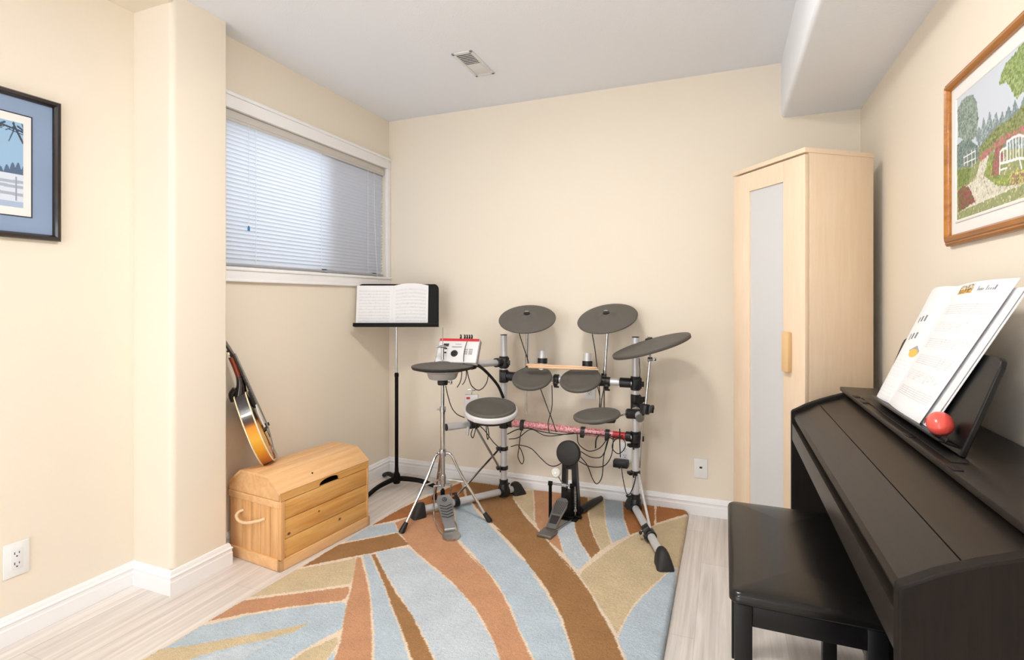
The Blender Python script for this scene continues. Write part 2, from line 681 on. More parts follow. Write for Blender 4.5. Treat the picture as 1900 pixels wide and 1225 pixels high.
def grid_object(name, P, C, m, parent=None, origin=None, smooth=True):
    """mesh from an (nu, nv, 3) grid of points with (nu, nv, 3) linear colours"""
    nu, nv, _ = P.shape
    if parent is not None:
        off = np.array(ORI[parent.name])
    else:
        off = np.array(origin if origin is not None else (0, 0, 0), float)
    idx = np.arange(nu * nv).reshape(nu, nv)
    q = np.stack([idx[:-1, :-1], idx[1:, :-1], idx[1:, 1:], idx[:-1, 1:]], -1).reshape(-1, 4)
    me = bpy.data.meshes.new(name)
    me.from_pydata((P.reshape(-1, 3) - off).tolist(), [], q.tolist())
    at = me.color_attributes.new('Col', 'FLOAT_COLOR', 'POINT')
    rgba = np.ones((nu * nv, 4), np.float32)
    rgba[:, :3] = C.reshape(-1, 3)
    at.data.foreach_set('color', rgba.ravel())
    me.materials.append(m)
    if smooth:
        me.polygons.foreach_set('use_smooth', [True] * len(me.polygons))
    o = bpy.data.objects.new(name, me)
    COL.objects.link(o)
    o.location = off if parent is None else (0, 0, 0)
    if parent is not None:
        o.parent = parent
    ORI[o.name] = V(off)
    return o


# ------------------------------------------------------------------ the room
H, XR, YB, XL = 2.44, 2.812, -5.2, -0.13
XP, YP0, YP1 = 0.10, -1.64, -1.381      # pillar front, pillar ends
struct('floor', MB().box((-0.3, YB - 0.2, -0.1), (XR + 0.2, 0.12, 0)), M['floor'])
struct('ceiling', MB().box((-0.3, YB - 0.2, H), (XR + 0.2, 0.12, H + 0.1)), M['ceiling'])
struct('wall_back', MB().box((-0.3, 0, 0), (XR + 0.12, 0.12, H)), M['wall'])
struct('wall_right', MB().box((XR, YB - 0.12, 0), (XR + 0.12, 0, H)), M['wall'])
struct('wall_left', MB().box((XL - 0.12, YB - 0.12, 0), (XL, YP0, H)), M['wall'])


def arc(cx, cy, r, a0, a1, n=6):
    return [(cx + r * math.cos(math.radians(a0 + (a1 - a0) * i / n)), cy + r * math.sin(math.radians(a0 + (a1 - a0) * i / n))) for i in range(n + 1)]


rr = 0.022
pil = [(XL - 0.12, YP0)] + arc(XP - rr, YP0 + rr, rr, -90, 0) + arc(XP - 0.012, YP1 - 0.012, 0.012, 0, 90) + [(XL - 0.12, YP1)]
struct('wall_left_pillar', MB().prism(pil, (0, 0, 0), (1, 0, 0), (0, 1, 0), (0, 0, H)), M['wall'])
# alcove wall with the window opening
W0, W1, Z0, Z1 = -1.32, -0.046, 1.345, 2.10
mb = MB()
mb.box((-0.14, YP1, 0), (0, 0, Z0)).box((-0.14, YP1, Z1), (0, 0, H)).box((-0.14, YP1, Z0), (0, W0, Z1)).box((-0.14, W1, Z0), (0, 0, Z1))
struct('wall_left_alcove', mb, M['wall'])
# rear wall behind the viewer with an opening for the added patio door
mb = MB()
mb.box((XL, YB - 0.12, 2.08), (XR, YB, H)).box((XL, YB - 0.12, 0), (-0.02, YB, 2.08)).box((1.62, YB - 0.12, 0), (XR, YB, 2.08))
struct('wall_rear', mb, M['wall'])
# boxed-in bulkhead along the right wall
rb = 0.02
bk = [(XR, 2.15), (XR, H)] + [(2.455, H)] + arc(2.455 + rb, 2.15 + rb, rb, 180, 270)
struct('ceiling_bulkhead', MB().prism(bk, (0, YB, 0), (1, 0, 0), (0, 0, 1), (0, -YB, 0)), M['ceiling'])

struct('ceiling_soffit', MB().box((XL, YB, 2.40), (XP, YP0, H)), M['wall'])

# window: frame, sashes, panes, casing
win = thing('window_1', None, None, (-0.1, (W0 + W1) / 2, Z0))
win['kind'] = 'structure'
mb = MB()
xf0, xf1 = -0.135, -0.075
for a, b in (((xf0, W0, Z0), (xf1, W0 + 0.045, Z1)), ((xf0, W1 - 0.045, Z0), (xf1, W1, Z1)), ((xf0, W0, Z0), (xf1, W1, Z0 + 0.045)), ((xf0, W0, Z1 - 0.045), (xf1, W1, Z1)),
             ((xf0, -0.585, Z0), (xf1, -0.535, Z1))):
    mb.box(a, b, 0.003)
struct('window_frame', mb, M['vinyl'], win)
struct('window_pane', MB().box((-0.11, W0 + 0.045, Z0 + 0.045), (-0.106, -0.585, Z1 - 0.045)), M['pane'], win)
struct('window_pane', MB().box((-0.11, -0.535, Z0 + 0.045), (-0.106, W1 - 0.045, Z1 - 0.045)), M['pane'], win)
struct('insect_screen', MB().box((-0.13, -0.535, Z0 + 0.045), (-0.129, W1 - 0.045, Z1 - 0.045)), M['screen'], win)
mb = MB()


def casing(mb, a, b):
    """a moulded board: flat with a raised outer edge"""
    mb.box(a, b, 0.004)


casing(mb, (-0.001, W0 - 0.06, Z1), (0.016, -0.001, Z1 + 0.072))
mb.box((0, W0 - 0.06, Z1 + 0.058), (0.024, -0.001, Z1 + 0.076), 0.004)
casing(mb, (-0.001, W0 - 0.06, Z0 - 0.062), (0.016, -0.001, Z0))
mb.box((0, W0 - 0.06, Z0 - 0.066), (0.022, -0.001, Z0 - 0.052), 0.004)
mb.box((0, W0 - 0.06, Z0 - 0.012), (0.024, -0.001, Z0 + 0.004), 0.004)
casing(mb, (-0.001, W1, Z0), (0.016, -0.001, Z1))
casing(mb, (-0.001, W0 - 0.06, Z0), (0.016, W0, Z1))
struct('window_casing', mb, M['trim'], win)
# unseen rear patio door, added so fill light reaches the ceiling
wr = thing('added_door_1', None, None, (0.80, YB, 0))
wr['kind'] = 'structure'
mb = MB()
for a, b in (((-0.02, YB - 0.1, 0), (0.05, YB - 0.02, 2.08)), ((1.55, YB - 0.1, 0), (1.62, YB - 0.02, 2.08)), ((-0.02, YB - 0.1, 0), (1.62, YB - 0.02, 0.06)),
             ((-0.02, YB - 0.1, 2.02), (1.62, YB - 0.02, 2.08)), ((0.76, YB - 0.1, 0), (0.84, YB - 0.02, 2.08))):
    mb.box(a, b)
struct('door_frame', mb, M['vinyl'], wr)
struct('door_pane', MB().box((0.05, YB - 0.065, 0.06), (1.55, YB - 0.06, 2.02)), M['pane'], wr)

# baseboards: one moulded profile, mitred at the corners
PROF = [(0, 0), (0.0155, 0), (0.0155, 0.052), (0.0135, 0.057), (0.0135, 0.066), (0.0165, 0.070), (0.0165, 0.074), (0.011, 0.079), (0.010, 0.086), (0.006, 0.094), (0, 0.096)]
RUN = [('baseboard_left', (XL, YB)), ('baseboard_pillar_side', (XL, YP0)), ('baseboard_pillar', (XP, YP0)), ('baseboard_pillar_back', (XP, YP1)),
       ('baseboard_alcove', (0.0, YP1)), ('baseboard_back', (0.0, 0.0)), ('baseboard_right', (XR, 0.0)), (None, (XR, YB))]


def room_side(a, b):
    d = (V(b[0], b[1], 0) - V(a[0], a[1], 0)).normalized()
    return V(d.y, -d.x, 0)


for i in range(len(RUN) - 1):
    a, b = RUN[i][1], RUN[i + 1][1]
    n = room_side(a, b)

    def miter(j):
        if 0 < j < len(RUN) - 1:
            n0 = room_side(RUN[j - 1][1], RUN[j][1])
            n1 = room_side(RUN[j][1], RUN[j + 1][1])
            return n0 + n1
        return n
    ma, mb_ = miter(i), miter(i + 1)
    va = [V(a[0], a[1], 0) + ma * p[0] + V(0, 0, p[1]) for p in PROF]
    vb = [V(b[0], b[1], 0) + mb_ * p[0] + V(0, 0, p[1]) for p in PROF]
    k = len(PROF)
    m_ = MB()
    m_.add(va + vb, [(j, j + 1, k + j + 1, k + j) for j in range(k - 1)] + [list(range(k)), list(range(k, 2 * k))[::-1]])
    struct(RUN[i][0], m_, M['trim'], sharp=20)

# ------------------------------------------------------------------ rug
def rug():
    cor = [(0.395, -2.46), (1.985, -2.46), (1.995, -0.022), (0.515, -0.045)]   # FL FR BR BL
    nu, nv = 380, 600
    s = np.linspace(0, 1, nu)[:, None]
    t = np.linspace(0, 1, nv)[None, :]
    X = (1 - s) * (1 - t) * cor[0][0] + s * (1 - t) * cor[1][0] + s * t * cor[2][0] + (1 - s) * t * cor[3][0]
    Y = (1 - s) * (1 - t) * cor[0][1] + s * (1 - t) * cor[1][1] + s * t * cor[2][1] + (1 - s) * t * cor[3][1]
    rs = np.random.RandomState(3)
    # slightly ragged stripe edges, as cut pile has
    wob = lambda k: sum(np.sin(X * a + p) * np.cos(Y * b + q) for a, b, p, q in rs.uniform(25, 90, (k, 4)))
    px, py = X + 0.0007 * wob(5) + rs.normal(0, 0.0006, X.shape), Y + 0.0007 * wob(5) + rs.normal(0, 0.0006, X.shape)
    cream = np.array(lin((238, 219, 198)))
    C = np.tile(cream, (nu, nv, 1))
    pal = {'b': (192, 205, 215), 'p': (204, 212, 220), 'o': (203, 152, 116), 'w': (164, 122, 80), 'g': (214, 194, 158), 'k': (176, 116, 70)}
    for key, poly in RUG:
        pts = np.array(poly)
        lo, hi = pts.min(0) - 0.03, pts.max(0) + 0.03
        near = (px > lo[0]) & (px < hi[0]) & (py > lo[1]) & (py < hi[1])
        ins = np.zeros(X.shape, bool)
        ins[near] = in_poly(px[near], py[near], poly)
        C[ins] = np.array(lin(pal[key]))
    C *= rs.normal(1.0, 0.035, (nu, nv, 1))
    z = 0.026 + rs.normal(0, 0.0011, X.shape)
    # pile dips a little where the cream outlines are carved
    e = np.minimum(np.minimum(s, 1 - s) * 1.5, np.minimum(t, 1 - t) * 2.4)
    z = z - 0.012 * np.clip(1 - e / 0.014, 0, 1) ** 2
    # rounded corners: pull grid corners in
    R = 0.035
    sx, ty = s * 1.52 + 0 * t, t * 2.43 + 0 * s
    dx = np.maximum(R - np.minimum(sx, 1.52 - sx), 0)
    dy = np.maximum(R - np.minimum(ty, 2.43 - ty), 0)
    L_ = np.hypot(dx, dy)
    m = np.maximum(dx, dy)
    k = np.where(L_ > 1e-9, m / np.maximum(L_, 1e-9), 1.0)
    k = np.where(L_ > 0, k, 1.0)
    X = X + np.where(sx < 0.76, 1, -1) * dx * (1 - k)
    Y = Y + np.where(ty < 1.2, 1, -1) * dy * (1 - k)
    P = np.stack([X, Y, z], -1)
    o = grid_object('area_rug', P, C, M['rug'], origin=(1.23, -1.24, 0))
    bm = bmesh.new()
    bm.from_mesh(o.data)
    ed = [x for x in bm.edges if x.is_boundary]
    r = bmesh.ops.extrude_edge_only(bm, edges=ed)
    for v in [x for x in r['geom'] if isinstance(x, bmesh.types.BMVert)]:
        v.co.z = 0.001
    bmesh.ops.recalc_face_normals(bm, faces=bm.faces[:])
    bm.to_mesh(o.data)
    bm.free()
    tag(o, 'thick tufted area rug with swooping blue, brown, orange and beige stripes under the drums', 'rug')


# stripe outlines on the rug, in metres on the floor (b blue, p pale blue, o orange, w brown, g beige, k rust)
RUG = [
    ('w', [(0.469, -1.314), (0.47, -1.085), (0.572, -0.976), (0.661, -0.874), (0.726, -0.92), (0.784, -0.959), (0.665, -1.1), (0.562, -1.208)]),
    ('b', [(0.484, -1.05), (0.47, -0.88), (0.57, -0.775), (0.655, -0.861), (0.564, -0.965)]),
    ('g', [(0.445, -1.578), (0.428, -1.368), (0.461, -1.343), (0.619, -1.182), (0.627, -1.154), (0.682, -1.226), (0.722, -1.282), (0.751, -1.344), (0.672, -1.412), (0.58, -1.478)]),
    ('o', [(0.44, -1.746), (0.44, -1.607), (0.545, -1.528), (0.763, -1.366), (0.791, -1.403), (0.804, -1.434), (0.801, -1.457), (0.655, -1.555), (0.534, -1.653)]),
    ('b', [(0.43, -1.964), (0.438, -1.901), (0.444, -1.846), (0.443, -1.767), (0.474, -1.745), (0.546, -1.664), (0.664, -1.562), (0.809, -1.467), (0.834, -1.469), (0.883, -1.545), (0.918, -1.597), (0.895, -1.674), (0.874, -1.751), (0.871, -1.797), (0.798, -1.95), (0.429, -2.097)]),
    ('g', [(0.434, -1.992), (0.427, -1.962), (0.427, -1.916), (0.511, -1.86), (0.615, -1.771), (0.724, -1.678), (0.789, -1.615), (0.776, -1.677), (0.718, -1.746), (0.653, -1.805), (0.589, -1.88), (0.564, -1.924), (0.477, -2.027)]),
    ('p', [(0.593, -1.905), (0.664, -1.814), (0.751, -1.734), (0.73, -1.803), (0.728, -1.855), (0.664, -1.978), (0.565, -2.017)]),
    ('g', [(0.884, -1.789), (0.888, -1.743), (0.934, -1.639), (0.963, -1.67), (0.981, -1.744), (0.988, -1.847), (0.862, -1.949)]),
    ('b', [(0.986, -1.748), (0.974, -1.7), (1.007, -1.741), (1.086, -1.857), (1.02, -1.909)]),
    ('o', [(0.635, -1.153), (0.652, -1.147), (0.75, -1.25), (0.818, -1.32), (0.879, -1.386), (0.957, -1.484), (1.045, -1.592), (1.12, -1.695), (1.246, -1.864), (1.107, -1.921), (1.007, -1.741), (0.961, -1.653), (0.884, -1.544), (0.833, -1.463), (0.78, -1.373), (0.71, -1.267), (0.658, -1.193)]),
    ('b', [(0.647, -1.127), (0.675, -1.114), (0.744, -1.179), (0.87, -1.289), (0.952, -1.373), (1.04, -1.458), (1.08, -1.494), (1.139, -1.554), (1.233, -1.649), (1.375, -1.813), (1.257, -1.859), (1.13, -1.692), (1.049, -1.584), (0.937, -1.446), (0.828, -1.317), (0.752, -1.24)]),
    ('w', [(0.68, -1.109), (0.691, -1.095), (0.804, -1.196), (0.891, -1.271), (0.971, -1.339), (1.052, -1.398), (1.119, -1.448), (1.185, -1.508), (1.252, -1.567), (1.305, -1.62), (1.456, -1.78), (1.395, -1.804), (1.244, -1.646), (1.157, -1.561), (1.065, -1.472), (0.977, -1.389), (0.874, -1.289), (0.786, -1.206)]),
    ('p', [(0.685, -1.08), (0.732, -1.027), (0.799, -0.985), (0.904, -1.053), (1.034, -1.126), (1.158, -1.203), (1.239, -1.265), (1.301, -1.314), (1.365, -1.38), (1.433, -1.449), (1.504, -1.541), (1.63, -1.71), (1.464, -1.776), (1.313, -1.618), (1.247, -1.557), (1.172, -1.488), (1.116, -1.445), (1.02, -1.365), (0.931, -1.295), (0.826, -1.211)]),
    ('o', [(0.577, -0.772), (0.606, -0.703), (0.691, -0.575), (0.755, -0.464), (0.815, -0.563), (0.924, -0.761), (0.992, -0.854), (1.114, -0.96), (1.222, -1.046), (1.063, -0.91), (1.191, -1.01), (1.287, -1.103), (1.366, -1.19), (1.447, -1.295), (1.523, -1.4), (1.601, -1.502), (1.717, -1.675), (1.632, -1.709), (1.506, -1.54), (1.437, -1.448), (1.375, -1.377), (1.297, -1.303), (1.218, -1.242), (1.149, -1.189), (1.024, -1.111), (0.891, -1.031), (0.784, -0.962), (0.657, -0.855)]),
    ('b', [(0.765, -0.463), (0.824, -0.383), (0.912, -0.49), (1.039, -0.604), (1.152, -0.716), (1.301, -0.867), (1.369, -0.917), (1.463, -1.033), (1.37, -0.939), (1.454, -1.036), (1.528, -1.125), (1.592, -1.214), (1.644, -1.297), (1.679, -1.363), (1.724, -1.452), (1.805, -1.64), (1.729, -1.67), (1.609, -1.499), (1.558, -1.432), (1.504, -1.367), (1.449, -1.287), (1.471, -1.308), (1.398, -1.22), (1.318, -1.12), (1.217, -1.022), (1.087, -0.913), (1.281, -1.084), (1.122, -0.936), (0.991, -0.829), (0.919, -0.735)]),
    ('k', [(0.483, -0.848), (0.554, -0.758), (0.684, -0.559), (0.747, -0.452), (0.785, -0.384), (0.738, -0.287), (0.618, -0.103), (0.558, -0.362), (0.52, -0.489), (0.491, -0.693)]),
    ('b', [(0.499, -0.407), (0.477, -0.331), (0.479, -0.158), (0.494, -0.044), (0.561, -0.149), (0.543, -0.332)]),
    ('g', [(0.489, -0.025), (0.605, -0.049), (0.578, -0.168)]),
    ('w', [(0.669, -0.07), (0.875, -0.064), (0.965, -0.093), (1.014, -0.196), (1.027, -0.233), (1.173, -0.435), (1.262, -0.539), (1.379, -0.672), (1.478, -0.792), (1.59, -0.93), (1.445, -0.756), (1.542, -0.859), (1.603, -0.937), (1.677, -1.039), (1.763, -1.183), (1.823, -1.279), (1.875, -1.392), (1.964, -1.576), (1.813, -1.637), (1.731, -1.45), (1.68, -1.35), (1.626, -1.246), (1.577, -1.172), (1.51, -1.079), (1.427, -0.979), (1.341, -0.885), (1.358, -0.899), (1.287, -0.823), (1.199, -0.735), (1.096, -0.639), (1.135, -0.658), (1.03, -0.573), (0.895, -0.444), (0.75, -0.283), (0.658, -0.131)]),
    ('g', [(1.03, -0.233), (0.995, -0.122), (1.088, -0.063), (1.18, -0.297), (1.246, -0.489), (1.164, -0.396)]),
    ('o', [(1.095, -0.06), (1.279, -0.028), (1.37, -0.341), (1.382, -0.534), (1.442, -0.66), (1.488, -0.766), (1.395, -0.68), (1.303, -0.566), (1.253, -0.483), (1.185, -0.295)]),
    ('p', [(1.396, -0.569), (1.389, -0.396), (1.321, -0.185), (1.375, -0.162), (1.446, -0.42), (1.484, -0.536), (1.533, -0.636), (1.616, -0.772), (1.598, -0.881), (1.579, -0.885), (1.494, -0.763), (1.45, -0.67)]),
    ('w', [(1.443, -0.406), (1.347, -0.059), (1.428, -0.048), (1.489, -0.292), (1.552, -0.481), (1.599, -0.584), (1.642, -0.68), (1.621, -0.765), (1.539, -0.634), (1.489, -0.534)]),
    ('g', [(1.432, -0.045), (1.519, -0.031), (1.588, -0.332), (1.634, -0.476), (1.673, -0.591), (1.646, -0.676), (1.563, -0.491), (1.502, -0.319)]),
    ('b', [(1.527, -0.035), (1.626, -0.026), (1.672, -0.252), (1.736, -0.474), (1.679, -0.579), (1.613, -0.398)]),
    ('k', [(1.632, -0.031), (1.805, -0.009), (1.834, -0.203), (1.839, -0.306), (1.743, -0.461), (1.679, -0.264)]),
    ('k', [(1.823, -0.009), (1.957, 0.008), (1.994, -0.077), (1.924, -0.168), (1.85, -0.268), (1.831, -0.154)]),
    ('g', [(1.995, -0.109), (1.993, -0.413), (1.993, -0.682), (1.924, -0.808), (1.965, -0.729), (1.942, -0.791), (1.89, -0.944), (1.857, -1.051), (1.841, -1.159), (1.83, -1.264), (1.797, -1.207), (1.687, -1.044), (1.613, -0.929), (1.612, -0.893), (1.67, -0.687), (1.635, -0.779), (1.745, -0.492), (1.852, -0.294)]),
    ('b', [(1.985, -0.698), (1.996, -0.937), (1.993, -1.136), (1.999, -1.343), (1.996, -1.585), (1.972, -1.595), (1.884, -1.388), (1.838, -1.289), (1.844, -1.174), (1.863, -1.058), (1.896, -0.951), (1.944, -0.801)]),
]
rug()

# ------------------------------------------------------------------ wooden chest
def chest():
    e1, e2 = V(0.101, 0.9949, 0), V(-0.9949, 0.101, 0)
    o = V(0.375, -1.344, 0.001)
    T = Matrix((e1, e2, V(0, 0, 1))).transposed().to_4x4()
    T.translation = o
    root = thing('wooden_chest', 'pale pine storage chest with a barrel lid standing under the window', 'chest', o)
    root.rotation_euler = (0, 0, math.atan2(e1.y, e1.x))
    ORI[root.name] = V(0, 0, 0)      # parts are written in the chest's own frame
    Lx, D = 0.545, 0.352

    def part(name, mb, m, parent=root):
        ob = mb.build(name, m, parent)
        return ob
    # solid inner box, near-black to paint the shade of the hollow inside
    part('inner_box', MB().box((0.02, 0.02, 0.01), (Lx - 0.02, D - 0.015, 0.30)), M['pine_in'])
    # base moulding
    mb = MB()
    mb.box((-0.006, -0.006, 0), (Lx + 0.006, 0.016, 0.048), 0.003)
    mb.box((-0.006, -0.006, 0), (0.016, D, 0.048), 0.003)
    mb.box((Lx - 0.016, -0.006, 0), (Lx + 0.006, D, 0.048), 0.003)
    mb.box((-0.006, D - 0.016, 0), (Lx + 0.006, D, 0.048), 0.003)
    part('base_moulding', mb, M['pine_pale'])
    # front boards with bevelled joints
    mb = MB()
    zs = [0.048, 0.132, 0.218, 0.304]
    for a, b in zip(zs, zs[1:]):
        mb.box((0.022, 0.0, a + 0.0012), (Lx - 0.004, 0.018, b - 0.0012), 0.003)
    part('front_panel', mb, M['pine_x'])
    mb = MB().box((0.0, -0.003, 0.046), (0.022, 0.019, 0.304), 0.002)
    part('corner_post', mb, M['pine_z'])
    mb = MB()
    part('corner_post', MB().box((Lx - 0.012, -0.002, 0.046), (Lx, 0.019, 0.304), 0.002), M['pine_z'])
    # end panels: upright tongue-and-groove boards between a stile each side, and the band under the lid
    for x0, x1, s in ((0.0, 0.016, -1), (Lx - 0.016, Lx, 1)):
        mb = MB()
        ys = [0.019, 0.07, 0.135, 0.20, 0.265, D - 0.002]
        for a, b in zip(ys, ys[1:]):
            mb.box((x0 + (0.003 if s < 0 else 0), a + 0.001, 0.046), (x1 - (0.003 if s > 0 else 0), b - 0.001, 0.276), 0.002)
        part('end_panel', mb, M['pine_z'])
        mb = MB().box((min(x0, x0 + s * 0.004), 0.0, 0.274), (max(x1, x1 + s * 0.004), D, 0.305), 0.003)
        part('end_band', mb, M['pine_pale'])
    part('back_panel', MB().box((0.016, D - 0.015, 0.046), (Lx - 0.016, D - 0.001, 0.304)), M['pine_z'])
    # lid: faceted barrel; front band has a scooped hand hole
    lid = MB()
    prof = [(-0.006, 0.344), (0.004, 0.352), (0.078, 0.408), (0.255, 0.410), (0.330, 0.362), (0.338, 0.344), (0.338, 0.306), (-0.0, 0.306 + 0.036)]
    x0, x1 = -0.004, Lx + 0.004
    cuts = [(-0.006, 0.343), (0.078, 0.407), (0.167, 0.4105), (0.270, 0.4075), (0.357, 0.344)]
    for (a, b) in zip(cuts, cuts[1:]):
        dv = V(0, b[0] - a[0], b[1] - a[1])
        nrm = V(0, -dv.z, dv.y).normalized()
        dl = dv.length
        c = V((x0 + x1) / 2, (a[0] + b[0]) / 2, (a[1] + b[1]) / 2) - nrm * 0.007
        lid.obox(c, (x1 - x0, dl - 0.0012, 0.014), (V(1, 0, 0), dv.normalized(), nrm), 0.0015)
    lidob = part('lid', lid, M['pine_pale'])
    pe = [(0.0, 0.307), (0.0, 0.338), (0.080, 0.401), (0.270, 0.401), (0.352, 0.338), (0.352, 0.307)]
    ends = MB().prism(pe, (0.0, 0, 0), (0, 1, 0), (0, 0, 1), (0.016, 0, 0))
    part('lid_end', ends, M['pine_pale'], lidob)
    ends = MB()
    ends.prism(pe, (Lx - 0.016, 0, 0), (0, 1, 0), (0, 0, 1), (0.016, 0, 0))
    part('lid_end', ends, M['pine_pale'], lidob)
    hole = [(0.215 + 0.065 - 0.065 * math.cos(PI * i / 12), 0.306 + 0.029 * math.sin(PI * i / 12) ** 0.7) for i in range(13)]
    band = [(0.0, 0.306)] + hole + [(Lx, 0.306), (Lx, 0.342), (0.0, 0.342)]
    fb = MB()
    # split at the hole so every face stays simple
    fb.prism([(0, 0.306), (0.215, 0.306), (0.215, 0.342), (0, 0.342)], (0, -0.002, 0), (1, 0, 0), (0, 0, 1), (0, 0.014, 0))
    for (a, b) in zip(hole, hole[1:]):
        fb.prism([a, b, (b[0], 0.342), (a[0], 0.342)], (0, -0.002, 0), (1, 0, 0), (0, 0, 1), (0, 0.014, 0))
    fb.prism([(0.345, 0.306), (Lx, 0.306), (Lx, 0.342), (0.345, 0.342)], (0, -0.002, 0), (1, 0, 0), (0, 0, 1), (0, 0.014, 0))
    part('lid_front_band', fb, M['pine_x'], lidob)
    part('lid_back_band', MB().box((0.016, D - 0.012, 0.307), (Lx - 0.016, D, 0.342)), M['pine_pale'], lidob)
    # rope handles
    for s, x in ((-1, 0.0), (1, Lx)):
        r = MB().tube([(x - s * 0.004, 0.252, 0.224), (x + s * 0.012, 0.262, 0.219), (x + s * 0.026, 0.263, 0.205), (x + s * 0.034, 0.232, 0.191), (x + s * 0.034, 0.180, 0.192),
                       (x + s * 0.018, 0.130, 0.203), (x - s * 0.004, 0.105, 0.211)], 0.0065, 10)
        ob = part('rope_handle', r, M['rope'])
        ob['label'] = 'pale rope handle'
    mb = MB().cyl((0.20, 0.030, 0.368), (0.20, 0.0275, 0.3725), 0.004, seg=10)
    part('lid_peg', mb, M['pine_in'], lidob)
    return root


chest()

# ------------------------------------------------------------------ mandolin leaning in the corner behind the chest
def mandolin():
    B = V(0.141, -1.180, 0.4150)
    a = (V(0.047, -1.348, 0.916) - B).normalized()
    az = math.radians(46)
    n = V(math.cos(az), math.sin(az), 0)
    n = (n - a * n.dot(a)).normalized()
    b = n.cross(a).normalized()           # across the body
    root = thing('mandolin', 'amber sunburst mandolin standing on the wooden chest and leaning into the corner', 'mandolin', B)
    T = (Matrix((b, n, a)).transposed() @ Matrix.Diagonal((1.08, 1.08, 1.08))).to_4x4()
    T.translation = B
    root.matrix_world = T
    ORI[root.name] = V(0, 0, 0)
    SQ = 0.97
    W, Lb, TH = 0.118, 0.335, 0.047

    def half(u):
        """half width along the body, u 0 at the tail"""
        if u < 0.45:
            return W * math.sqrt(max(0, 1 - ((0.45 - u) / 0.45) ** 2)) ** 0.9
        q = (u - 0.45) / 0.55
        return W * (1 - 0.25 * q - 0.47 * q ** 2.2)
    N = 40
    outl = [(half(i / N), i / N * Lb) for i in range(N + 1)]
    loop = [(w, z) for w, z in outl] + [(-w, z) for w, z in reversed(outl[1:])]
    # rim + arched plates
    mb = MB()
    levels = [(-TH / 2, 1.0), (TH / 2, 1.0)]
    rings = [(-TH / 2 - 0.011, 0.25), (-TH / 2 - 0.009, 0.6), (-TH / 2 - 0.002, 0.93), (-TH / 2, 1.0), (TH / 2, 1.0), (TH / 2 + 0.002, 0.93), (TH / 2 + 0.008, 0.6), (TH / 2 + 0.010, 0.25)]
    k = len(loop)
    vs, fs = [], []
    cz = 0.15
    for y, s in rings:
        for w, z in loop:
            vs.append((w * s, y, cz + (z - cz) * s))
    for r in range(len(rings) - 1):
        for i in range(k):
            j = (i + 1) % k
            fs.append((r * k + i, r * k + j, (r + 1) * k + j, (r + 1) * k + i))
    fs.append(list(range(k)))
    fs.append(list(range((len(rings) - 1) * k, len(rings) * k)))
    mb.add(vs, fs)
    body = mb.build('body', M['sunburst'], root)
    bd = MB()
    for y in (-TH / 2, TH / 2):
        bd.tube([(w * 1.005, y, z) for w, z in loop], 0.0028, 6, 0)
    bd.build('binding', M['ivory'], body)['label'] = 'ivory edge binding'
    # sound holes
    for s in (-1, 1):
        fh = MB().tube([(s * 0.055, TH / 2 + 0.0065, 0.085), (s * 0.048, TH / 2 + 0.0075, 0.12), (s * 0.056, TH / 2 + 0.0068, 0.15), (s * 0.05, TH / 2 + 0.0075, 0.18)], 0.0035, 6)
        fh.build('sound_hole', M['ebony'], body)
    # heel and neck
    nk = MB()
    nk.tube([(0, -0.004, 0.325), (0, 0.006, 0.345), (0, 0.018, 0.375), (0, 0.024, 0.41), (0, 0.026, 0.46), (0, 0.026, 0.500)], [0.028, 0.024, 0.018, 0.014, 0.0135, 0.013], 14)
    nk.build('neck', M['sunburst'], root)
    hl = MB().tube([(0, -0.036, 0.315), (0, -0.03, 0.345), (0, -0.008, 0.36)], [0.011, 0.014, 0.016], 12)
    hl.build('heel', M['ebony'], root)
    fbd = MB().prism([(-0.021, 0.265), (0.021, 0.265), (0.016, 0.507), (-0.016, 0.507)], (0, 0.036, 0), (1, 0, 0), (0, 0, 1), (0, 0.006, 0))
    fb = fbd.build('fingerboard', M['ebony'], root)
    for i in range(14):
        fr = MB()
        z = 0.507 - 0.235 * (1 - 2 ** (-i / 12)) / (1 - 2 ** (-14 / 12)) - 0.006
        fr.tube([(-0.017, 0.0425, z), (0.017, 0.0425, z)], 0.0009, 5, 0)
        fr.build('fret', M['steel'], fb)
    ext = MB().prism([(-0.014, 0.255), (0.014, 0.255), (0.014, 0.33), (-0.014, 0.33)], (0, TH / 2 + 0.006, 0), (1, 0, 0), (0, 0, 1), (0, 0.008, 0))
    ext.build('fingerboard_block', M['ebony'], root)
    hd = MB()
    hp = [(-0.018, 0), (0.018, 0), (0.028, 0.025), (0.029, 0.085), (0.018, 0.108), (0, 0.100), (-0.018, 0.108), (-0.029, 0.085), (-0.028, 0.025)]
    ang = math.radians(9)
    hd.prism(hp, (0, 0.026, 0.501), (1, 0, 0), (0, -math.sin(ang), math.cos(ang)), V(0, math.cos(ang), math.sin(ang)) * 0.014)
    head = hd.build('headstock', M['ebony'], root)
    for s in (-1, 1):
        for i in range(4):
            h = 0.022 + i * 0.020
            c = V(0, 0.026 - h * math.sin(ang) + 0.004, 0.501 + h * math.cos(ang))
            pg = MB().cyl(c + V(s * 0.024, 0, 0), c + V(s * 0.036, 0, 0), 0.0022, seg=8)
            pg.box(c + V(s * 0.039 - 0.004, -0.003, -0.006), c + V(s * 0.039 + 0.004, 0.003, 0.006), 0.0015)
            pg.build('tuning_peg', M['ivory'], head)
    # bridge, tailpiece, strings, guard
    br = MB().prism([(-0.055, 0), (-0.045, 0.012), (0, 0.017), (0.045, 0.012), (0.055, 0)], (0, TH / 2 + 0.006, 0.148), (1, 0, 0), (0, 1, 0), (0, 0, 0.008))
    br.cyl((-0.03, TH / 2 + 0.008, 0.152), (-0.03, TH / 2 + 0.03, 0.152), 0.008, seg=12)
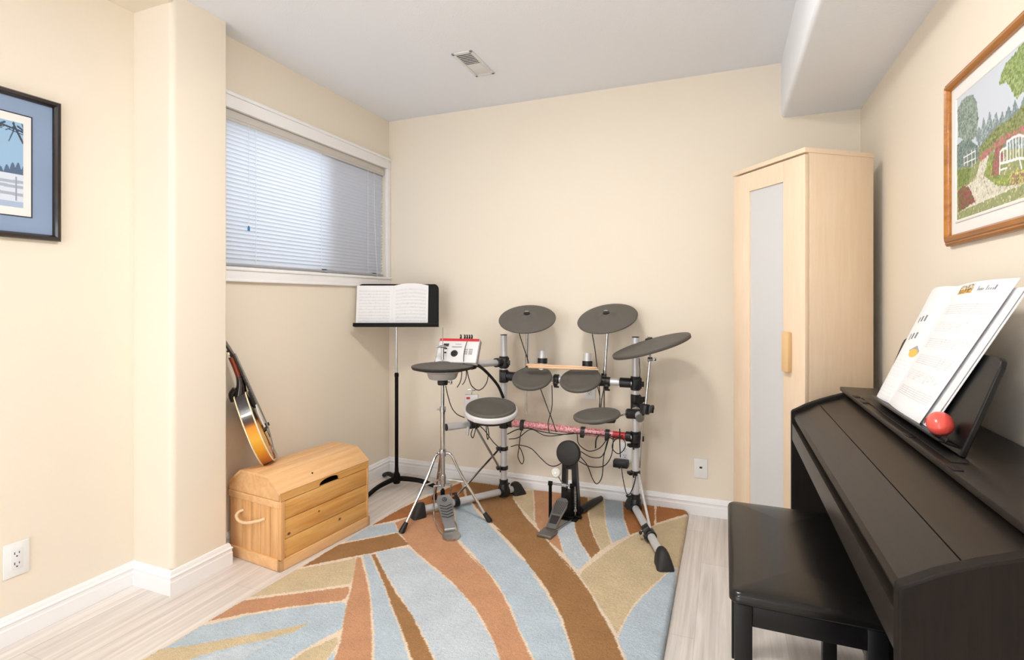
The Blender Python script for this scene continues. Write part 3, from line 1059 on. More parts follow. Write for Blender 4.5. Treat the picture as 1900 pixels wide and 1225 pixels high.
    br.build('bridge', M['ebony'], root)
    tp = MB().box((-0.020, TH / 2 + 0.004, 0.004), (0.020, TH / 2 + 0.012, 0.060), 0.003)
    tp.box((-0.018, -0.004, -0.001), (0.018, TH / 2 + 0.010, 0.006), 0.002)
    tp.build('tailpiece', M['chrome'], root)['label'] = 'chrome tailpiece'
    st = MB()
    for i in range(8):
        x = -0.019 + (i // 2) * 0.0125 + (i % 2) * 0.003
        st.tube([(x, TH / 2 + 0.012, 0.052), (x, TH / 2 + 0.025, 0.152), (x * 0.8, 0.0455, 0.507)], 0.0009, 5, 0)
    st.build('strings', M['steel'], root)
    pgd = MB().prism([(0.02, 0.16), (0.058, 0.17), (0.060, 0.24), (0.022, 0.27)], (0, TH / 2 + 0.016, 0), (1, 0, 0), (0, 0, 1), (0, 0.003, 0))
    pgd.build('pickguard', M['mat_white'], root)


mandolin()

# ------------------------------------------------------------------ venetian blind
def blind():
    root = thing('venetian_blind', 'closed white mini venetian blind hanging in the window above the chest', 'blind', (-0.035, (W0 + W1) / 2, Z0))
    y0, y1 = W0 + 0.01, W1 - 0.008
    hd = MB().box((-0.042, y0, Z1 - 0.052), (-0.004, y1, Z1 - 0.001), 0.003).box((-0.044, y0 - 0.001, Z1 - 0.040), (-0.001, y1 + 0.001, Z1 - 0.034), 0.002)
    hd.build('headrail', M['blind_rail'], root)
    sl = MB()
    n = 33
    zt, zb = Z1 - 0.068, Z0 + 0.040
    ang = math.radians(50)
    for i in range(n):
        z = zt + (zb - zt) * i / (n - 1)
        pts = []
        for j in range(5):
            u = (j / 4 - 0.5) * 0.0255
            c = 0.0030 * (1 - (2 * j / 4 - 1) ** 2)
            # room edge (positive x) up
            pts.append((-0.020 + u * math.cos(ang) - c * math.sin(ang), z + u * math.sin(ang) + c * math.cos(ang)))
        vs = [(x, y0 + 0.004, zz) for x, zz in pts] + [(x, y1 - 0.003, zz) for x, zz in pts]
        sl.add(vs, [(j, j + 1, 6 + j, 5 + j) for j in range(4)])
    sl.build('slats', M['slat'], root)
    bt = MB().box((-0.033, y0 + 0.003, zb - 0.030), (-0.007, y1 - 0.003, zb - 0.017), 0.003)
    bt.build('bottom_rail', M['blind_bottom'], root)
    for y in (-1.125, -0.66, -0.225):
        c = MB()
        for x in (-0.0085, -0.0315):
            c.tube([(x, y, Z1 - 0.05), (x, y, zb - 0.028)], 0.0011, 5, 0)
        c.build('ladder_cord', M['vinyl'], root)
    c = MB().tube([(-0.001, -1.175, Z1 - 0.04), (0.002, -1.178, 1.60), (0.002, -1.178, 1.556)], 0.0011, 5, 0)
    cord = c.build('pull_cord', M['vinyl'], root)
    MB().lathe([(0, 0.026), (0.0025, 0.026), (0.0055, 0.018), (0.006, 0.002), (0, 0)], (0.002, -1.178, 1.531), (0, 0, 1), 12).build('cord_tassel', M['blue'], cord)['label'] = 'blue cord tassel'
    MB().tube([(-0.001, -0.17, Z1 - 0.04), (0.003, -0.168, 1.7), (0.026, -0.166, 1.30), (0.026, -0.166, 1.22)], 0.0011, 5, 4).build('lift_cord', M['vinyl'], root)


blind()

# ------------------------------------------------------------------ music stand and its book
def music_stand():
    p = V(0.236, -0.256, 0)
    root = thing('music_stand', 'black orchestra music stand in the room corner beside the chest', 'music stand', p)
    ul = V(0.92, 0.39, 0).normalized()    # left to right across the desk
    for q in ((0.186, -0.500, 0.004), (0.475, -0.185, 0.004), (0.045, -0.125, 0.004)):
        q = V(q)
        d = q - V(p.x, p.y, q.z)
        mb = MB()
        pts = [p + V(0, 0, 0.052), p + d * 0.25 + V(0, 0, 0.052), p + d * 0.62 + V(0, 0, 0.042), p + d * 0.9 + V(0, 0, 0.020), p + d + V(0, 0, 0.010)]
        mb.tube(pts, [0.016, 0.0155, 0.0145, 0.0135, 0.0125], 10)
        mb.build('leg', M['black_metal'], root)
    hub = MB().lathe([(0, 0.022), (0.020, 0.022), (0.024, 0.03), (0.023, 0.075), (0.013, 0.095), (0.0125, 0.12)], p, (0, 0, 1), 24)
    hub.cyl(p + V(0.0, -0.016, 0.05), p + V(0.0, -0.024, 0.05), 0.006, seg=10)
    hub.build('hub', M['black_metal'], root)
    MB().lathe([(0.0, 0.09), (0.0115, 0.09), (0.0115, 0.70), (0.0135, 0.702), (0.0135, 0.722), (0.009, 0.728)], p, (0, 0, 1), 20).build('lower_tube', M['black_metal'], root)
    MB().cyl(p + V(0, 0, 0.715), p + V(0, 0, 1.10), 0.0068).build('upper_tube', M['chrome'], root)['label'] = 'chrome upper tube'
    # desk: leaning plate with rounded upper corners, rolled rim and bottom shelf
    nb = V(0, 0, 1).cross(ul)                     # away from the reader
    nb = -nb if nb.y < 0 else nb
    up = (V(0, 0, 1) * 0.99 + nb * 0.13).normalized()
    fn = ul.cross(up)
    fn = fn if fn.dot(nb) > 0 else -fn
    c = V(0.272, -0.302, 1.022)
    w, h = 0.257, 0.270
    pl = [(-w, 0), (w, 0), (w * 0.985, h - 0.03)] + [(w * 0.985 - 0.03 + 0.03 * math.cos(a), h - 0.03 + 0.03 * math.sin(a)) for a in [PI * i / 12 for i in range(1, 6)]] \
        + [(-w * 0.985 + 0.03 + 0.03 * math.cos(a), h - 0.03 + 0.03 * math.sin(a)) for a in [PI / 2 + PI * i / 12 for i in range(0, 7)]]
    d = MB().prism(pl, c, ul, up, fn * 0.0022)
    rim = [c + ul * x + up * y for x, y in pl[1:]] + [c + ul * pl[0][0]]
    d.tube(rim, 0.0035, 8, 0)
    d.obox(c + up * 0.235 - fn * 0.001, (0.50, 0.002, 0.003), (ul, up, fn))
    d.obox(c + up * 0.210 - fn * 0.001, (0.51, 0.002, 0.003), (ul, up, fn))
    desk = d.build('desk', M['black_metal'], root)
    sh = MB().obox(c - fn * 0.028 + up * 0.001, (2 * w + 0.01, 0.004, 0.06), (ul, up, fn), 0.001)
    sh.obox(c - fn * 0.057 + up * 0.010, (2 * w + 0.01, 0.022, 0.003), (ul, up, fn), 0.001)
    sh.build('ledge', M['black_metal'], desk)
    sk = MB().obox(c + fn * 0.014 + up * 0.10, (0.07, 0.10, 0.024), (ul, up, fn), 0.004)
    sk.cyl(V(0.236, -0.256, 1.09), c + fn * 0.016 + up * 0.10, 0.010)
    sk.build('tilt_bracket', M['black_metal'], root)
    # the open book
    o = c - fn * 0.0035 + up * 0.0035 + ul * (-0.030)
    book = thing('music_book', 'open white sheet music book resting on the black music stand', 'book', o)
    wl, wr, hh = 0.228, 0.222, 0.258
    bk = MB()
    bk.obox(o - ul * wl / 2 + up * (hh / 2 + 0.0005) - fn * 0.0025, (wl, hh, 0.004), (ul, up, fn))
    bk.obox(o + ul * wr / 2 + up * (hh / 2 + 0.0005) - fn * 0.0025, (wr, hh, 0.004), (ul, up, fn))
    bk.build('page_block', M['paper'], book)

    def page(sgn, wd, bulge, rows, hgt, seed, lift=0.0):
        nu, nv = 110, 200
        u = np.linspace(0, 1, nu)[:, None] + np.zeros((1, nv))
        v = np.linspace(0, 1, nv)[None, :] + np.zeros((nu, 1))
        arch = bulge * np.sin(np.pi * np.clip(u, 0, 1)) ** 0.8 * (1 - 0.25 * u) + 0.0062
        arch = np.where(u < 0.03, 0.0055 + (arch - 0.0055) * u / 0.03, arch)
        hv = hgt + lift * np.sin(np.pi * np.clip(u * 0.9 + 0.02, 0, 1)) - 0.0 * u
        P = np.array(o)[None, None] + np.array(ul) * (sgn * wd * u)[..., None] + np.array(up) * (v * hv + 0.001)[..., None] - np.array(fn) * (arch * (0.55 + 0.45 * v))[..., None]
        return P, print_page(u, v, rows, seed)
    Pl, Cl = page(-1, wl, 0.006, 11, hh * 0.99, 1)
    Pr, Cr = page(1, wr, 0.016, 10, hh * 0.985, 2, 0.016)
    grid_object('left_page', Pl, Cl, M['page'], book)
    grid_object('right_page', Pr, Cr, M['page'], book)


def print_page(u, v, rows, seed, ink=(120, 122, 130), top=0.90, bot=0.08, pic=None):
    """white page with staves of thin lines, note heads and stems"""
    rs = np.random.RandomState(seed)
    C = np.tile(np.array(lin((238, 238, 240))), (*u.shape, 1))
    inkc = np.array(lin(ink))
    A = np.zeros(u.shape)
    for r in range(rows):
        y = top - (top - bot) * (r + 0.3) / rows
        sp = 0.30 / rows / 5 * 1.6
        on = (u > 0.09) & (u < 0.93)
        for k in range(5):
            A = np.maximum(A, 0.30 * np.exp(-((v - (y - k * sp)) / 0.0022) ** 2) * on)
        for b in range(rs.randint(8, 15)):
            x = rs.uniform(0.12, 0.9)
            yy = y - rs.randint(0, 5) * sp
            A = np.maximum(A, 0.5 * np.exp(-(((u - x) / 0.007) ** 2 + ((v - yy) / 0.0045) ** 2)))
            A = np.maximum(A, 0.32 * ((np.abs(u - x - 0.006) < 0.0035) & (v > yy) & (v < yy + 0.022)))
        for x in (0.09, 0.36, 0.64, 0.925):
            A = np.maximum(A, 0.25 * ((np.abs(u - x) < 0.003) & (v < y) & (v > y - 4 * sp)))
    C = C * (1 - A[..., None]) + inkc * A[..., None]
    return C


music_stand()

# ------------------------------------------------------------------ cabinet standing across the corner
def cabinet():
    P1, P2 = V(2.219, -0.29, 0), V(2.486, -0.647, 0)
    e1 = (P2 - P1).normalized()
    e2 = V(-e1.y, e1.x, 0)
    root = thing('display_cabinet', 'tall birch cabinet with a frosted glass door standing across the far corner', 'cabinet', P1)
    T = Matrix((e1, e2, V(0, 0, 1))).transposed().to_4x4()
    T.translation = P1
    root.matrix_world = T
    ORI[root.name] = V(0, 0, 0)
    W, D, HH = 0.4458, 0.355, 1.82
    t = 0.017
    dt = 0.020

    def part(n, mb, m, p=root):
        return mb.build(n, m, p)
    part('side_panel', MB().box((0, dt + 0.002, 0), (t, D, HH - 0.02), 0.001), M['birch'])
    part('side_panel', MB().box((W - t, dt + 0.002, 0), (W, D, HH - 0.02), 0.001), M['birch'])
    part('back_panel', MB().box((t, D - 0.008, 0.05), (W - t, D - 0.002, HH - 0.02)), M['vinyl'])
    part('top_panel', MB().box((-0.002, -0.002, HH - 0.02), (W + 0.002, D, HH), 0.001), M['birch_x'])
    part('bottom_panel', MB().box((t, dt + 0.004, 0.06), (W - t, D - 0.008, 0.077)), M['birch_x'])
    part('plinth', MB().box((t, dt + 0.03, 0), (W - t, dt + 0.045, 0.06)), M['birch_x'])
    for z in (0.27, 0.60, 0.90, 1.17, 1.37):
        part('shelf', MB().box((t, dt + 0.04, z - 0.008), (W - t, D - 0.008, z + 0.008)), M['vinyl'])
    z0, z1 = 0.02, HH - 0.028
    gx0, gx1, gz0, gz1 = 0.252 * W, 0.729 * W, 0.11, 1.704
    df = MB()
    df.box((0.001, 0, z0), (gx0, dt, z1), 0.0012).box((gx1, 0, z0), (W - 0.001, dt, z1), 0.0012)
    df.box((gx0, 0.0003, gz1), (gx1, dt - 0.0003, z1 - 0.0003)).box((gx0, 0.0003, z0 + 0.0003), (gx1, dt - 0.0003, gz0))
    door = part('door', df, M['birch'])
    part('door_glass', MB().box((gx0 - 0.004, 0.008, gz0 - 0.004), (gx1 + 0.004, 0.012, gz1 + 0.004)), M['frost'], door)['label'] = 'frosted glass panel'
    part('door_handle', MB().box((0.758 * W, -0.022, 0.885), (0.843 * W, 0.0, 1.055), 0.004), M['handle_wood'], door)['label'] = 'plain wooden bar handle'

    # what shows dimly through the frosted glass
    def at(x, y, z):
        return T @ V(x, y, z)
    m = MB()
    m.M = T
    m.box((0.09, 0.066, 1.379), (0.30, 0.26, 1.46), 0.008)
    o = m.build('red_box', M['red'])
    tag(o, 'red box dimly visible behind the frosted cabinet glass', 'box')
    m = MB()
    m.lathe([(0, 0), (0.06, 0.0), (0.085, 0.02), (0.095, 0.09), (0.08, 0.17), (0.05, 0.185), (0.05, 0.195), (0, 0.195)], at(0.160, 0.170, 1.179), (0, 0, 1), 28)
    tag(m.build('white_jar', M['silver']), 'round white jar dimly visible behind the cabinet glass below the red box', 'jar')
    m = MB()
    m.lathe([(0, 0), (0.05, 0), (0.052, 0.15), (0.03, 0.19), (0.03, 0.22), (0, 0.22)], at(0.250, 0.125, 0.609), (0, 0, 1), 24)
    tag(m.build('white_bottle', M['silver']), 'tall white bottle dimly visible low behind the cabinet glass', 'bottle')
    m = MB()
    m.lathe([(0, 0), (0.05, 0), (0.11, 0.06), (0.115, 0.10), (0.10, 0.10), (0.05, 0.02), (0, 0.02)], at(0.22, 0.185, 0.279), (0, 0, 1), 28)
    tag(m.build('white_bowl', M['silver']), 'white bowl dimly visible at the bottom behind the cabinet glass', 'bowl')


cabinet()

# ------------------------------------------------------------------ digital piano, bench, book, egg
def piano():
    YF, YN = -0.77, -2.158           # far and near ends
    XF, XB = 2.42, 2.800
    root = thing('digital_piano', 'dark slim digital piano with a closed lid against the right wall', 'piano', (2.6, (YF + YN) / 2, 0))
    prof = [(XF, 0.0), (XF, 0.750)] + [(XF + 0.012 - 0.012 * math.cos(a), 0.750 + 0.014 * math.sin(a)) for a in (PI / 6, PI / 3, PI / 2.2)] + \
           [(XF + 0.05, 0.788), (XF + 0.10, 0.811), (XF + 0.15, 0.830), (XF + 0.185, 0.842), (XB, 0.842), (XB, 0)]
    for y, d in ((YF - 0.026, 0.026), (YN, 0.028)):
        o = MB().prism(prof, (0, y, 0), (1, 0, 0), (0, 0, 1), (0, d, 0)).build('side_panel', M['piano_side'], root)
        bv = o.modifiers.new('bevel', 'BEVEL')
        bv.width = 0.0035
        bv.segments = 2
        bv.limit_method = 'ANGLE'
    y0, y1 = YN + 0.028, YF - 0.026
    # closed lid in two leaves, just below the side panels
    A, S, E = V(XF + 0.016, 0, 0.727), V(2.512, 0, 0.777), V(2.605, 0, 0.823)
    lid = MB()
    pr = [(XF + 0.012, 0.724), (XF + 0.008, 0.736), (XF + 0.013, 0.7495), (XF + 0.03, 0.757), (2.5112, 0.7935), (2.5112, 0.780), (XF + 0.03, 0.738), (XF + 0.015, 0.724)]
    lid.prism(pr, (0, y0 + 0.001, 0), (1, 0, 0), (0, 0, 1), (0, y1 - y0 - 0.002, 0))
    ld = lid.build('lid', M['piano'], root)
    l2 = MB().prism([(2.5132, 0.7945), (2.62, 0.832), (2.62, 0.819), (2.5132, 0.781)], (0, y0 + 0.001, 0), (1, 0, 0), (0, 0, 1), (0, y1 - y0 - 0.002, 0))
    l2.build('lid_rear_leaf', M['piano'], ld)
    # front rail and keybed
    kb = MB().prism([(XF + 0.002, 0.712), (XF + 0.002, 0.648), (XF + 0.016, 0.624), (XF + 0.05, 0.618), (2.74, 0.618), (2.74, 0.712)], (0, y0, 0), (1, 0, 0), (0, 0, 1), (0, y1 - y0, 0))
    kb.build('keybed', M['piano'], root)
    MB().box((XF + 0.04, y0, 0.711), (2.62, y1, 0.733)).build('lid_gap', M['piano_dark'], root)
    MB().box((2.755, y0, 0.05), (2.775, y1, 0.83)).build('back_panel', M['piano_dark'], root)
    MB().box((2.60, y0, 0.03), (2.64, y1, 0.17), 0.004).build('pedal_board', M['piano_dark'], root)
    for k in (-0.09, 0.0, 0.09):
        yc = (YF + YN) / 2 + k
        MB().box((2.50, yc - 0.012, 0.055), (2.60, yc + 0.012, 0.067), 0.004).build('pedal', M['chrome'], root)
    # top board with the slot for the music rest
    tb = MB().box((2.588, YN - 0.004, 0.844), (2.806, YF + 0.004, 0.860), 0.003)
    top = tb.build('top_board', M['piano'], root)
    sl = MB().box((2.606, -1.78, 0.8602), (2.634, -1.02, 0.8630), 0.0005)
    sl.build('rest_slot', M['piano_dark'], top)
    for y in (-0.99, -1.10, -1.55, -1.82):
        MB().box((2.5895, y - 0.022, 0.8602), (2.606, y + 0.022, 0.8626), 0.0006).build('rest_hinge', M['piano_dark'], top)
    # music rest
    r0, r1 = -1.735, -1.092
    bx, bz = 2.634, 0.863
    lean = V(0.33, 0, 0.944).normalized()
    nn = V(lean.z, 0, -lean.x)
    hgt = 0.222
    pts = [(r0, 0), (r1, 0), (r1, hgt - 0.02), (r1 - 0.006, hgt - 0.006), (r1 - 0.02, hgt), (r0 + 0.02, hgt), (r0 + 0.006, hgt - 0.006), (r0, hgt - 0.02)]
    rest = MB().prism(pts, (bx, 0, bz), (0, 1, 0), lean, nn * 0.012)
    ro = rest.build('music_rest', M['satin_black'], root)
    bv = ro.modifiers.new('bevel', 'BEVEL')
    bv.width = 0.003
    bv.segments = 2
    MB().obox(V(bx, (-1.72 - 1.14) / 2, bz) + lean * 0.016 - nn * 0.020, (0.040, 0.58, 0.006), (nn, V(0, 1, 0), lean), 0.002).build('rest_ledge', M['satin_black'], ro)
    for y in (-1.675, -1.71):
        MB().obox(V(bx, y, bz) + lean * 0.022 - nn * 0.026, (0.006, 0.03, 0.012), (nn, V(0, 1, 0), lean), 0.002).build('page_holder', M['satin_black'], ro)
    # ---- book on the rest
    def pt(y, s, f):
        """point on the rest's face: y along the piano, s up the slope, f out from it"""
        return V(bx, y, bz) + lean * (0.020 + s) - nn * f
    book = thing('piano_book', 'open piano score with white pages leaning on the piano music rest', 'book', pt(-1.3, 0, 0.01))
    # back leaves fanned on the right
    st = MB()
    for k, (dy, f) in enumerate(((0.0, 0.002), (-0.012, 0.005), (-0.004, 0.008))):
        a, b = pt(-1.24, 0, f), pt(-1.565 + dy, 0, f + 0.002)
        c, d = pt(-1.715 + dy, 0.352, f), pt(-1.37, 0.350, f)
        st.add([a, b, c, d, a - nn * 0.0012, b - nn * 0.0012, c - nn * 0.0012, d - nn * 0.0012], [(0, 3, 2, 1), (4, 5, 6, 7), (0, 1, 5, 4), (1, 2, 6, 5), (2, 3, 7, 6), (3, 0, 4, 7)])
    st.build('page_block', M['paper'], book)

    def quad_page(name, bl, br, tr, tl, bulge, paint, nu=140, nv=190):
        u = np.linspace(0, 1, nu)[:, None] + np.zeros((1, nv))
        v = np.linspace(0, 1, nv)[None, :] + np.zeros((nu, 1))
        q = [np.array(x) for x in (bl, br, tr, tl)]
        P = ((1 - u) * (1 - v))[..., None] * q[0] + (u * (1 - v))[..., None] * q[1] + (u * v)[..., None] * q[2] + ((1 - u) * v)[..., None] * q[3]
        P = P - np.array(nn) * (bulge * np.sin(np.pi * u))[..., None]
        grid_object(name, P, paint(u, v), M['page'], book)

    def right_print(u, v):
        C = print_page(u, v, 6, 11, (100, 100, 112), 0.88, 0.10)
        box = (u > 0.17) & (u < 0.46) & (v > 0.925) & (v < 0.985)
        rs = np.random.RandomState(5)
        nz = rs.rand(*u.shape)
        C[box] = np.array(lin((240, 226, 196)))
        C[box & (v < 0.955)] = np.array(lin((226, 176, 84)))
        C[box & (nz > 0.62)] = np.array(lin((70, 62, 66)))
        for k in range(9):
            x0 = 0.54 + 0.028 * k + (0.02 if k > 3 else 0)
            s = (u > x0) & (u < x0 + 0.016) & (v > 0.935) & (v < 0.952 + 0.012 * (k in (0, 4, 8)))
            C[s] = np.array(lin((120, 116, 128)))
        return C

    def left_print(u, v):
        C = print_page(u, v, 3, 12, (176, 176, 184), 0.40, 0.06)
        for y in (0.72, 0.57):
            for k in range(3):
                s = (np.abs(u - (0.42 + 0.12 * k)) < 0.03) & (np.abs(v - y - 0.01 * k) < 0.026)
                C[s] = np.array(lin((126, 124, 134)))
        sq = (np.abs(u - 0.87) + np.abs(v - 0.46) * 3.2 < 0.17)
        C[sq] = np.array(lin((168, 164, 166)))
        ci = ((u - 0.86) / 0.125) ** 2 + ((v - 0.445) / 0.036) ** 2 < 1
        C[ci] = np.array(lin((250, 190, 100)))
        return C
    quad_page('left_page', pt(-1.105, 0.0, 0.010), pt(-1.245, 0.0, 0.012), pt(-1.375, 0.362, 0.012), pt(-1.175, 0.358, 0.004), 0.012, left_print)
    quad_page('right_page', pt(-1.245, 0.0, 0.012), pt(-1.53, -0.001, 0.018), pt(-1.695, 0.372, 0.014), pt(-1.375, 0.362, 0.012), 0.010, right_print)
    # ---- egg shaker
    ax = V(-0.30, -0.93, -0.10).normalized()
    eg = MB()
    prof = []
    for i in range(25):
        th = PI * i / 24
        z = -0.0350 * math.cos(th)
        r = 0.0255 * math.sin(th) * (1 - 0.13 * math.cos(th) * -1)
        prof.append((max(r, 0), z))
    c = pt(-1.672, 0.0, 0.0) - nn * 0.0300 + lean * 0.0260
    eg.lathe(prof, c, ax, 36)
    egg = tag(eg.build('egg_shaker', M['egg']), 'coral red egg shaker resting on the piano music rest beside the score', 'shaker')
    mk = MB()
    pq = c + V(-0.0185, 0.004, 0.0035)
    d = (pq - c).normalized()
    x_, y_, _ = basis(d)
    ring = lambda r, k0=0, k1=18: [c + d * 0.0267 + x_ * r * math.cos(2 * PI * k / 18) + y_ * r * 1.2 * math.sin(2 * PI * k / 18) for k in range(k0, k1 + 1)]
    mk.tube(ring(0.0055), 0.0007, 5, 0).tube(ring(0.0028, 0, 14), 0.0007, 5, 0)
    mk.build('printed_mark', M['egg_mark'], egg)['label'] = 'dark printed ring mark'


piano()


def bench():
    x0, x1, y0, y1 = 2.188, 2.515, -1.778, -1.160
    root = thing('piano_bench', 'black upholstered piano bench in front of the digital piano', 'bench', ((x0 + x1) / 2, (y0 + y1) / 2, 0))
    # cushion: domed top with soft edges
    nx, ny = 30, 44
    cu = MB()
    zt, zb, r = 0.518, 0.482, 0.014
    vs, fs = [], []
    rows = [(0.006, zb), (0.0, zb + 0.006), (0.0, zt - 0.026)] + [(r - r * math.cos(a), zt - 0.026 + 0.018 * math.sin(a)) for a in (0.4, 0.8, 1.2, 1.5)] + [(0.05, zt - 0.0045), (0.10, zt - 0.001), (0.155, zt)]

    def ring(ins):
        cr = max(0.022 - ins * 0.3, 0.004)
        a, b, c, d = x0 + ins, x1 - ins, y0 + ins, y1 - ins
        return arc(b - cr, d - cr, cr, 0, 90, 5) + arc(a + cr, d - cr, cr, 90, 180, 5) + arc(a + cr, c + cr, cr, 180, 270, 5) + arc(b - cr, c + cr, cr, 270, 360, 5)
    k = 24
    for ins, z in rows:
        vs += [(p[0], p[1], z) for p in ring(ins)]
    for i in range(len(rows) - 1):
        for j in range(k):
            j2 = (j + 1) % k
            fs.append((i * k + j, i * k + j2, (i + 1) * k + j2, (i + 1) * k + j))
    fs.append(list(range(k)))
    fs.append(list(range((len(rows) - 1) * k, len(rows) * k)))
    cu.add(vs, fs)
    cu.build('cushion', M['leather'], root, sharp=60)
    l = 0.038
    ins = 0.012
    fr = MB()
    z0, z1 = 0.430, 0.483
    fr.box((x0 + ins + l, y0 + ins + 0.005, z0), (x1 - ins - l, y0 + ins + 0.027, z1), 0.001).box((x0 + ins + l, y1 - ins - 0.027, z0), (x1 - ins - l, y1 - ins - 0.005, z1), 0.001)
    fr.box((x0 + ins + 0.005, y0 + ins + l, z0), (x0 + ins + 0.027, y1 - ins - l, z1), 0.001).box((x1 - ins - 0.027, y0 + ins + l, z0), (x1 - ins - 0.005, y1 - ins - l, z1), 0.001)
    fr.build('apron', M['satin_black'], root)
    for a in (x0 + ins, x1 - ins - l):
        for b in (y0 + ins, y1 - ins - l):
            MB().box((a, b, 0), (a + l, b + l, z1), 0.0015).build('leg', M['satin_black'], root)


bench()

# ------------------------------------------------------------------ pictures
def frame_sides(mb, base, eu, ev, en, u0, v0, u1, v1, prof):
    """mitred frame: profile points (inset from the outer edge, height off the wall)"""
    base, eu, ev, en = V(base), V(eu), V(ev), V(en)
    k = len(prof)
    cs = []
    for (u, v, su, sv) in ((u0, v0, 1, 1), (u1, v0, -1, 1), (u1, v1, -1, -1), (u0, v1, 1, -1)):
        cs.append([base + eu * (u + su * p[0]) + ev * (v + sv * p[0]) + en * p[1] for p in prof])
    vs = [p for c in cs for p in c]
    fs = []
    for i in range(4):
        j = (i + 1) % 4
        for q in range(k):
            q2 = (q + 1) % k
            fs.append((i * k + q, i * k + q2, j * k + q2, j * k + q))
    mb.add(vs, fs)


def paint_polys(u, v, base, polys, seed, strokes=()):
    """layered dabs of paint: each outline is filled, then broken up with small round dabs of its two colours"""
    rs = np.random.RandomState(seed)
    C = np.tile(np.array(lin(base)), (*u.shape, 1))
    us, vs = u[:, 0], v[0, :]
    for col, mott, col2, poly in polys:
        m = in_poly(u, v, poly)
        C[m] = np.array(lin(col))
        if not mott:
            continue
        lo, hi = np.min(poly, 0), np.max(poly, 0)
        n = int(60 + 90000 * (hi[0] - lo[0]) * (hi[1] - lo[1]))
        for _ in range(min(n, 1500)):
            q = (rs.uniform(lo[0], hi[0]), rs.uniform(lo[1], hi[1]))
            if not in_poly(np.array([q[0]]), np.array([q[1]]), poly)[0]:
                continue
            r = rs.uniform(0.0014, 0.0042)
            i0, i1 = np.searchsorted(us, q[0] - r), np.searchsorted(us, q[0] + r)
            j0, j1 = np.searchsorted(vs, q[1] - r), np.searchsorted(vs, q[1] + r)
            d = (u[i0:i1, j0:j1] - q[0]) ** 2 + (v[i0:i1, j0:j1] - q[1]) ** 2 < r * r
            c = np.array(col2 if rs.rand() < mott else col, float) * rs.uniform(0.86, 1.12)
            C[i0:i1, j0:j1][d] = np.array(lin(np.clip(c, 0, 255)))
    for w, pts in strokes:
        for a, b in zip(pts, pts[1:]):
            C[poly_dist(u, v, [a, b]) < w] = np.array(lin((240, 240, 240)))
    return C


def garden_picture():
    x = XR
    o = V(x, -1.142, 1.352)
    eu, ev, en = V(0, -1, 0), V(0, 0, 1), V(-1, 0, 0)
    Wd, Ht = 0.80, 0.488
    root = thing('garden_picture', 'gold framed picture of a garden path and white bench on the right wall', 'picture', o)
    fr = MB()
    prof = [(0.0, 0.001), (0.0, 0.012), (0.006, 0.018), (0.010, 0.017), (0.013, 0.022), (0.022, 0.026), (0.028, 0.020), (0.030, 0.012), (0.030, 0.001)]
    frame_sides(fr, o, eu, ev, en, 0, 0, Wd, Ht, prof)
    fr.build('frame', M['gold_wood'], root)
    MB().obox(o + eu * Wd / 2 + ev * Ht / 2 + en * 0.006, (Wd - 0.05, Ht - 0.05, 0.006), (eu, ev, en)).build('outer_mat', M['mat_white'], root)
    mb = MB()
    frame_sides(mb, o, eu, ev, en, 0.062, 0.062, Wd - 0.062, Ht - 0.062, [(0, 0.009), (0, 0.011), (0.002, 0.012), (0.006, 0.012), (0.008, 0.010), (0.008, 0.009)])
    mb.build('inner_mat', M['mat_white'], root)
    a0, b0, a1, b1 = 0.068, 0.068, Wd - 0.068, Ht - 0.068
    nu, nv = 420, 230
    U = np.linspace(a0, a1, nu)[:, None] + np.zeros((1, nv))
    Vv = np.linspace(b0, b1, nv)[None, :] + np.zeros((nu, 1))
    P = np.array(o) + U[..., None] * np.array(eu) + Vv[..., None] * np.array(ev) + 0.0098 * np.array(en)
    C = paint_polys(U, Vv, (206, 214, 226), GARDEN, 4, STROKES)
    grid_object('artwork', P, C, M['art'], root, smooth=False)


